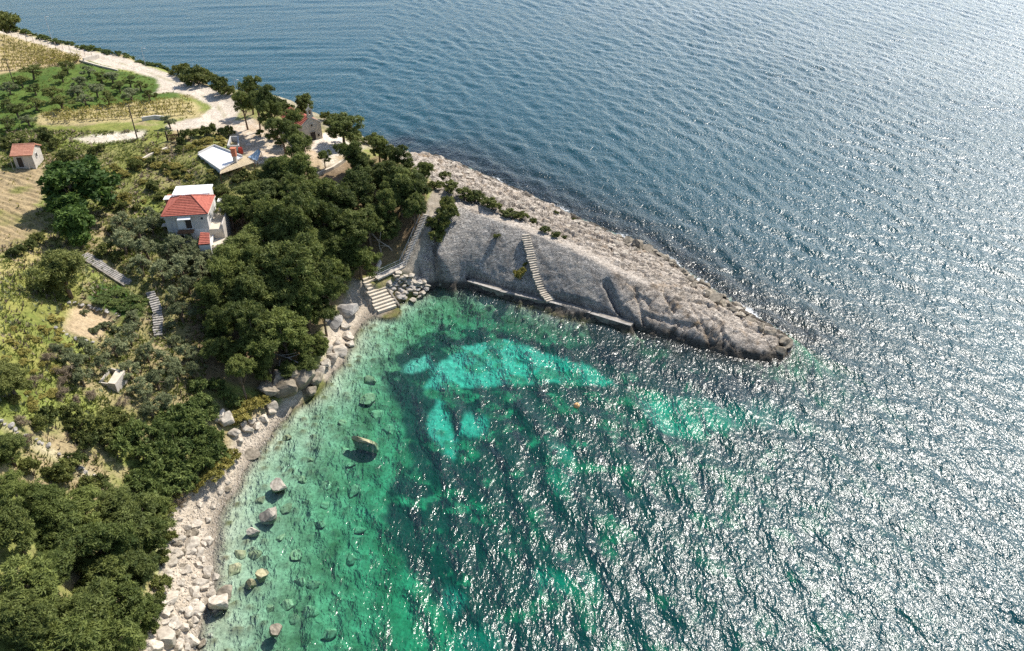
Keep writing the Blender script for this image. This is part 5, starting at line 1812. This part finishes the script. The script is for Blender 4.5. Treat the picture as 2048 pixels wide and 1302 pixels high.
stairs('garden_stairs', S_UP, 1.35, 26, M['greystone'], 'flight of pale stone steps running down beside the green terrace', side=-1)
stairs('garden_stairs', S_MID, 1.35, 19, M['greystone'], 'short flight of pale stone steps through the olive trees below the green terrace')
stairs('bay_stairs', S_BAY, (3.0, 4.2), 11, M['paving'], 'broad pale concrete steps going down into the sea at the cove', .12, side=1)
stairs('slab_stairs', S_SLAB, (1.5, 1.9), 30, M['limestone'], 'narrow steps cut up the middle of the quarried rock face', .08)
hs = stairs('cliff_stairs', S_HIGH, 1.15, 34, M['concrete'], 'long straight flight of narrow steps with handrail climbing from the cove into the pines', .1)
for sgn in (-1, 1):
    a, b = S_HIGH[0] - hs.location, S_HIGH[1] - hs.location
    d = Vector((b.x - a.x, b.y - a.y, 0)).normalized()
    r = Vector((-d.y, d.x, 0)) * sgn * .66
    rail = MB().tube([a + r + Vector((0, 0, .95)), b + r + Vector((0, 0, .95))], .035, 5)
    rail = rail.build('handrail', M['metal'], hs)
    for k in range(9):
        p = a.lerp(b, k / 8) + r
        MB().tube([p - Vector((0, 0, .3)), p + Vector((0, 0, .95))], .03, 5).build('baluster', M['metal'], rail)
# walkway from the bay steps to the cliff stairs
a, b = Vector(S_WALK[0]), Vector(S_WALK[1])
Wk = empty('walkway', a)
tag(Wk, 'narrow concrete walkway with railing linking the bay steps and the cliff stairs', 'walkway')
d = (b - a)
dn = Vector((d.x, d.y, 0)).normalized()
r = Vector((-dn.y, dn.x, 0))
pl = [-r * .6, d - r * .6, d + r * .6, r * .6]
MB().prism([(v.x, v.y) for v in pl], [-.25, d.z - .25, d.z - .25, -.25], [.05, d.z + .05, d.z + .05, .05]).build('deck', M['concrete'], Wk)
for s in (-1, 1):
    rl = MB().tube([r * .58 * s + Vector((0, 0, 1.0)), d + r * .58 * s + Vector((0, 0, 1.0))], .04, 5).build('handrail', M['metal'], Wk)
    MB().tube([r * .58 * s + Vector((0, 0, .55)), d + r * .58 * s + Vector((0, 0, .55))], .03, 5).build('mid_rail', M['metal'], Wk)
    for k in range(6):
        p = d * (k / 5) + r * .58 * s
        MB().tube([p, p + Vector((0, 0, 1.0))], .03, 5).build('baluster', M['metal'], rl)
for t in (.3, .6, .9):
    p = d * t
    MB().tube([p - Vector((0, 0, 3.0)), p - Vector((0, 0, .2))], .22, 8).build('pier', M['concrete_dark'], Wk)

# quay along the foot of the rock face
qp = [(878, 566), (935, 566), (1000, 586), (1090, 606), (1180, 630), (1262, 655)]
Q = empty('quay', P(878, 566, .6))
tag(Q, 'long low stained concrete quay along the foot of the quarried rock face', 'quay')
for i in range(len(qp) - 1):
    a, b = P(*qp[i], .75) - Q.location, P(*qp[i + 1], .75) - Q.location
    d = Vector((b.x - a.x, b.y - a.y, 0)).normalized()
    r = Vector((-d.y, d.x, 0))
    r = r if r.y > 0 else -r
    b = b - d * .05
    zt = .42 + (.1 if i in (1, 3) else .0) - (.45 if i == 0 else 0)
    pl = [a, b, b + r * 1.5, a + r * 1.5]
    sec = MB().prism([(v.x, v.y) for v in pl], -2.4, zt).build('section', M['concrete_dark'], Q)
    if i:
        pl = [a - r * .06, b - r * .06, b + r * .45, a + r * .45]
        MB().prism([(v.x, v.y) for v in pl], zt + .003, zt + .08).build('edge_slab', M['greystone'], sec)

# ------------------------------------------------------------------ small things
def pole(px0, py0, px1, py1, rad, mat, label, name='utility_pole', arm=True, lamp=False):
    """post from ground pixel (px1,py1) up to the height seen at pixel py0"""
    g = G(px1, py1)
    d = (g - Vector((0, 0, CAM_H))).length
    hgt_ = (py1 - py0) / FPX * d / .9
    e = empty(name, g)
    lx = 0.0
    tag(e, label, 'pole')
    MB().tube([(0, 0, -.5), (lx, 0, hgt_)], [rad, rad * .7], 7).build('post', M[mat], e)
    if arm:
        MB().tube([(-.55, 0, hgt_ - .35), (.55, 0, hgt_ - .35)], rad * .4, 5).build('crossarm', M[mat], e)
        for s in (-.45, .45):
            MB().tube([(s, 0, hgt_ - .33), (s, 0, hgt_ - .12)], [.05, .03], 6).build('insulator', M['concrete'], e)
    if lamp:
        MB().tube([(0, 0, hgt_), (.3, -.2, hgt_ + .12), (.9, -.5, hgt_ + .1)], .035, 5).build('arm', M['metal'], e)
        MB().box(.75, 1.2, -.7, -.45, hgt_ + .0, hgt_ + .1).build('lamp_head', M['metal'], e)
    return e


pole(262, 222, 275, 278, .14, 'bark', 'leaning wooden utility pole beside the pale path')
pole(26, 131, 29, 170, .12, 'bark', 'wooden utility pole among the olive trees of the garden')
pole(290, 104, 291, 130, .07, 'metal', 'thin street lamp at the sea side of the coastal road bend', 'street_lamp', False, True)
pole(335, 106, 337, 134, .07, 'rust', 'rusty post standing in the shrubs on the sea rim', 'post', False)
pole(105, 48, 106, 86, .07, 'metal', 'thin street lamp beside the field fence on the coastal road', 'street_lamp', False, True)
pole(472, 164, 473, 188, .06, 'metal', 'thin lamp post beside the tall pines', 'street_lamp', False, True)
for t in np.linspace(0, 1, 13):
    x = 10 + 175 * t
    y = np.interp(x, [0, 95, 190], [70, 92, 117])
    g = G(x, y)
    o = MB().tube([(0, 0, -.3), (rr.uniform(-.06, .06), 0, 1.5)], .06, 5).add([(-.09, -.09, 1.45), (.09, -.09, 1.45), (.09, .09, 1.45), (-.09, .09, 1.45), (0, 0, 1.62)], [(0, 1, 4), (1, 2, 4), (2, 3, 4), (3, 0, 4), (0, 3, 2, 1)]).build('fence_post', M['grey_wood'])
    o.location = g
    tag(o, 'thin grey fence post between the dry vine field and the coastal road', 'fence post', 'fence posts of the vine field')


def strip_wall(name, px, height, thick, mat, label, lump=.0, cat='wall'):
    """wall following ground pixels, built as separate stones or blocks in a row"""
    pts = [G(*p) for p in px]
    e = empty(name, pts[0])
    tag(e, label, cat)
    if lump:
        for a, b in zip(pts[:-1], pts[1:]):
            n_ = max(2, int((b - a).length / .5))
            for i in range(n_):
                p = a.lerp(b, (i + rr.random() * .6) / n_)
                z0 = float(hgt(p.x, p.y)[0])
                s_ = rr.uniform(.16, .36)
                ky_ = (rr.randrange(5, 10), mat)
                if ky_ not in RVAR:
                    RVAR[ky_] = ROCK[ky_[0]].copy()
                    RVAR[ky_].materials.append(M[mat])
                o = obj('stone', RVAR[ky_], None, e)
                o.location = (p.x - pts[0].x + rr.uniform(-.3, .3), p.y - pts[0].y + rr.uniform(-.3, .3), z0 - pts[0].z + s_ * .3)
                o.scale = (s_ * 1.3, s_, s_ * .8)
                o.rotation_euler = (rr.uniform(-.3, .3), rr.uniform(-.3, .3), rr.uniform(0, 6.28))
        return e
    for a, b in zip(pts[:-1], pts[1:]):
        d = (b - a)
        n_ = max(1, int(d.length / .9))
        dn = Vector((d.x, d.y, 0)).normalized()
        r = Vector((-dn.y, dn.x, 0))
        for i in range(n_):
            p, q = a + d * (i / n_) - pts[0], a + d * ((i + .985) / n_) - pts[0]
            hh = height * (1 + lump * rr.uniform(-1, 1))
            tt = thick / 2 * (1 + lump * rr.uniform(-.6, .6))
            o_ = r * lump * rr.uniform(-.15, .15)
            pl = [p - r * tt + o_, q - r * tt + o_, q + r * tt + o_, p + r * tt + o_]
            MB().prism([(v.x, v.y) for v in pl], [p.z - .6, q.z - .6] * 1 + [q.z - .6, p.z - .6], [p.z + hh, q.z + hh * (1 - lump * .3), q.z + hh, p.z + hh * (1 - lump * .2)]).build('block', M[mat], e)
    return e


strip_wall('low_wall', [(168, 124), (198, 116)], .9, .3, 'concrete', 'low concrete wall at the corner of the vine field by the road')
strip_wall('low_wall', [(160, 122), (195, 132), (236, 142)], .35, .4, 'paving', 'pale kerb wall between the road and the olive garden')
strip_wall('dry_stone_wall', [(0, 842), (45, 868), (90, 893), (130, 918), (170, 945), (215, 978)], .28, .5, 'greystone', 'dry stone wall edging the path above the lower wood', .3)
strip_wall('dry_stone_wall', [(135, 604), (170, 612), (205, 622), (238, 634)], .15, .4, 'greystone', 'dry stone terrace wall below the lush green plants', .35)
strip_wall('dry_stone_wall', [(107, 656), (130, 668), (158, 680), (190, 690)], .15, .4, 'greystone', 'dry stone terrace wall below the sandy plot', .35)
strip_wall('low_wall', [(285, 242), (312, 238), (330, 240)], .8, .35, 'plaster_grey', 'short grey wall at the end of the dry vine strip')
strip_wall('low_wall', [(632, 352), (665, 338), (690, 322)], .5, .5, 'paving', 'pale retaining wall below the chapel terrace')
strip_wall('low_wall', [(270, 330), (300, 312), (335, 298)], .4, .4, 'paving', 'pale wall beside the track on the overgrown slope')
# gate
g0, g1_ = G(335, 282), G(360, 281)
Gt = empty('gate', g0, math.atan2(g1_.y - g0.y, g1_.x - g0.x))
tag(Gt, 'brown wooden gate between two dark posts on the yard track', 'gate')
gw = Vector((g1_.x - g0.x, g1_.y - g0.y, 0)).length
for x in (0, gw):
    MB().box(x - .11, x + .11, -.11, .11, -.5, 2.0).build('post', M['door'], Gt)
for k in range(9):
    x = .16 + (gw - .32) * k / 8
    MB().box(x - .08, x + .08, -.03, .03, .1, 1.2 + .12 * math.sin(math.pi * k / 8)).build('plank', M['brown_wood'], Gt)
for z in (.3, 1.0):
    MB().box(.12, gw - .12, .035, .09, z, z + .12).build('rail', M['brown_wood'], Gt)
# boat drawn up beside the bay steps
bp = G(757, 536)
Bt = empty('rowing_boat', bp + Vector((0, 0, .35)), math.radians(78))
Bt.rotation_euler = (math.radians(150), math.radians(-12), math.radians(80))
tag(Bt, 'small pale rowing boat lying keel up beside the top of the bay steps', 'boat')
bv, bf = [], []
NS, NR = 11, 9
for i in range(NS):
    t = i / (NS - 1)
    x = (t - .5) * 3.4
    half = .68 * (1 - abs(2 * t - .9) ** 2.6 * .9) if t > .05 else .48
    half = max(half, .05)
    dp = .55 * (1 - .55 * (2 * t - 1) ** 4)
    for j in range(NR):
        a = math.pi * j / (NR - 1)
        bv.append((x, -math.cos(a) * half, -math.sin(a) ** .7 * dp))
for i in range(NS - 1):
    for j in range(NR - 1):
        a = i * NR + j
        bf.append((a, a + 1, a + NR + 1, a + NR))
bf.append(tuple(range(NR)))
hull = MB().add(bv, bf).build('hull', M['boat'], Bt, True)
hm = hull.modifiers.new('thickness', 'SOLIDIFY')
hm.thickness = .05
MB().tube([(-1.65, 0, -.5), (0, 0, -.58), (1.55, 0, -.4)], .06, 5).build('keel', M['brown_wood'], Bt)
for x in (-.6, .5):
    MB().box(x - .14, x + .14, -.6, .6, -.15, -.1).build('thwart', M['pale_wood'], Bt)
# buoy
bp = P(1153, 812, .1)
By = empty('mooring_buoy', bp)
By.rotation_euler = (.35, .2, 0)
tag(By, 'orange mooring buoy floating alone in the cove', 'buoy')
MB().tube([(0, 0, -.35), (0, 0, -.22), (0, 0, .1), (0, 0, .42), (0, 0, .55)], [.12, .34, .46, .34, .1], 14).build('float', M['buoy'], By, True)
MB().tube([(0, 0, .5), (0, 0, .72)], .05, 8).build('mooring_eye', M['rust'], By)
# bare fallen branches above the dark rocks and dead trees by the cliff stairs
def dead_tree(name, px, py, size, lean, label, seed, flip=1):
    r = random.Random(seed)
    g = G(px, py)
    e = empty(name, g)
    tag(e, label, 'dead tree')
    def limb(p, d, L, rad, depth, part):
        pts = [p]
        q = p.copy()
        for k in range(4):
            d = (d + Vector((r.uniform(-.3, .3), r.uniform(-.3, .3), r.uniform(-.25, .2)))).normalized()
            q = q + d * L / 4
            pts.append(q.copy())
        o = MB().tube(pts, [rad, rad * .8, rad * .6, rad * .45, rad * .25], 5).build('trunk' if part is e else 'branch', M['grey_wood'], part)
        if depth:
            for k in (1, 2, 3, 4):
                limb(pts[k], (d + Vector((r.uniform(-.9, .9), r.uniform(-.9, .9), r.uniform(-.5, .5)))).normalized(), L * .62, rad * .5, 0, e if depth else part)
    limb(Vector((0, 0, -.2)), Vector(lean).normalized(), size, .13, 1, e)
    return e


dead_tree('fallen_branch', 545, 705, 6.0, (.85, -.45, .25), 'bare grey fallen tree reaching over the dark waterside rocks', 3)
dead_tree('fallen_branch', 560, 715, 4.5, (.2, -.9, .1), 'bare grey branch hanging down toward the dark waterside rocks', 8)
dead_tree('dead_tree', 785, 500, 4.5, (-.5, -.2, .8), 'bare pale dead tree in the shade beside the cliff stairs', 12)
dead_tree('dead_tree', 762, 505, 3.6, (-.2, -.1, .9), 'slender bare dead tree standing behind the upturned boat', 15)
shd = strip_wall('low_wall', [(157, 332), (172, 329)], .5, 1.2, 'whiteroof', 'small white slab beside the dark hollow above the large green tree', .0, 'slab')

# ------------------------------------------------------------------ ground cover that nobody could count
def scatter(name, n, polys, size, mat, label, cat, seed, nblade=5, aspect=.22, hgt_=1.0, avoid=None):
    r = np.random.default_rng(seed)
    x = r.uniform(-140, -5, n * 6)
    y = r.uniform(30, 235, n * 6)
    z = hgt(x, y)
    qx, qy = project(x, y, z)
    ok = (z > .5) & (qx > -60)
    m = np.zeros(len(x), bool)
    for p in polys:
        m |= in_poly(qx, qy, p)
    if avoid:
        for p in avoid:
            m &= ~in_poly(qx, qy, p)
    ok &= m
    ok &= r.random(len(x)) < np.clip(fbm(x / 4, y / 4, seed) * 2.2 - .55, .05, 1)
    idx = np.where(ok)[0][:n]
    x, y, z = x[idx], y[idx], z[idx]
    k = len(idx)
    V = np.zeros((k, nblade, 3, 3))
    base = np.stack([x, y, z], 1)
    sc_ = size * (.5 + r.random(k))
    for b in range(nblade):
        a = r.random(k) * 6.283
        off = np.stack([np.cos(a), np.sin(a), np.zeros(k)], 1) * (sc_ * .35 * r.random(k))[:, None]
        d = np.stack([np.cos(a) * .7, np.sin(a) * .7, hgt_ * (.5 + .6 * r.random(k))], 1) * sc_[:, None]
        s = np.stack([-np.sin(a), np.cos(a), np.zeros(k)], 1) * (sc_ * aspect)[:, None]
        c = base + off - np.array([0, 0, .03])
        V[:, b, 0], V[:, b, 1], V[:, b, 2] = c - s, c + s, c + d
    me = np_mesh(name, V.reshape(-1, 3), np.arange(k * nblade * 3).reshape(-1, 3))
    tv = np.repeat(np.clip(r.random(k) * .5 + .2 * fbm(x / 6, y / 6, 9), 0, 1), nblade * 3)
    fattr(me, 'tint', tv)
    o = obj(name, me, M[mat])
    tag(o, label, cat, kind='stuff')


ROADP = [(-80, 42), (0, 54), (100, 84), (180, 99), (250, 116), (310, 138), (380, 163), (470, 188), (520, 240), (600, 260), (660, 260), (735, 295), (650, 330), (500, 320), (440, 262), (345, 262), (330, 250),
         (400, 235), (345, 184), (306, 187), (312, 158), (200, 130), (90, 92), (0, 66)]
FIELD = [[(-100, 60), (0, 66), (95, 90), (190, 120), (160, 126), (0, 148), (-100, 150)], [(-200, 340), (85, 335), (95, 370), (72, 430), (98, 450), (60, 482), (-200, 520)],
         [(75, 228), (345, 196), (400, 238), (100, 252)], [(122, 662), (145, 612), (232, 634), (190, 684)], [(138, 279), (290, 262), (285, 276), (200, 286)], ROADP]
LAWN = [[(0, 150), (170, 120), (315, 155), (375, 182), (190, 218), (75, 226), (85, 252), (0, 290)]]
SLOPE = [[(0, 260), (335, 262), (420, 300), (480, 360), (440, 480), (430, 560), (400, 850), (330, 1000), (0, 1000)]]
scatter('grass', 16000, LAWN, .30, 'grass', 'short green grass of the olive garden', 'grass', 21, avoid=[ROADP])
scatter('grass', 52000, SLOPE, .34, 'grass', 'yellow-green grass and weeds of the open slope', 'grass', 22, avoid=FIELD)
scatter('undergrowth', 6000, [[(0, 560), (130, 500), (330, 480), (430, 560), (400, 850), (0, 840)]], .5, 'olive', 'grey-green weeds between the olive trees', 'undergrowth', 23, avoid=FIELD)
scatter('dry_grass', 9000, SLOPE, .45, 'dry', 'dry straw-coloured grass of the open slope', 'grass', 24, avoid=FIELD[:5])
scatter('weeds', 5000, FIELD[:1] + FIELD[1:3], .28, 'yellow', 'low weeds sprouting on the ploughed and planted soil', 'weeds', 25)

# pebbles of the beach
def pebbles(name, n, poly, lo, hi, mat, label, seed):
    r = np.random.default_rng(seed)
    x = r.uniform(-48, -20, n * 8)
    y = r.uniform(44, 115, n * 8)
    z = hgt(x, y)
    qx, qy = project(x, y, z)
    ok = in_poly(qx, qy, poly) & (z > -.6)
    idx = np.where(ok)[0][:n]
    k = len(idx)
    c = np.stack([x[idx], y[idx], z[idx]], 1)
    oct_ = np.array([[1, 0, 0], [0, 1, 0], [-1, 0, 0], [0, -1, 0], [0, 0, 1]], float)
    s = lo + (hi - lo) * r.random(k) ** 3
    a = r.random(k) * 6.28
    V = np.zeros((k, 5, 3))
    for i, o in enumerate(oct_):
        v = o * (.7 + .6 * r.random((k, 3)))
        V[:, i, 0] = (v[:, 0] * np.cos(a) - v[:, 1] * np.sin(a)) * s
        V[:, i, 1] = (v[:, 0] * np.sin(a) + v[:, 1] * np.cos(a)) * s
        V[:, i, 2] = v[:, 2] * s * .8 - .02 * (i < 4)
    V += c[:, None, :]
    f = np.array([[0, 1, 4], [1, 2, 4], [2, 3, 4], [3, 0, 4]])
    F_ = (np.arange(k)[:, None, None] * 5 + f[None]).reshape(-1, 3)
    me = np_mesh(name, V.reshape(-1, 3), F_)
    tag(obj(name, me, M[mat]), label, 'pebbles', kind='stuff')


pebbles('pebbles', 9000, [(290, 1302), (320, 1130), (330, 1000), (440, 940), (480, 870), (560, 810), (580, 830), (500, 950), (450, 1050), (450, 1200), (420, 1302)], .04, .20, 'limestone', 'pale pebbles and cobbles of the beach', 31)
pebbles('pebbles', 1500, [(645, 750), (650, 690), (690, 610), (735, 570), (770, 625), (720, 660), (690, 720)], .05, .22, 'limestone', 'pale pebbles of the narrow beach beside the bay steps', 32)
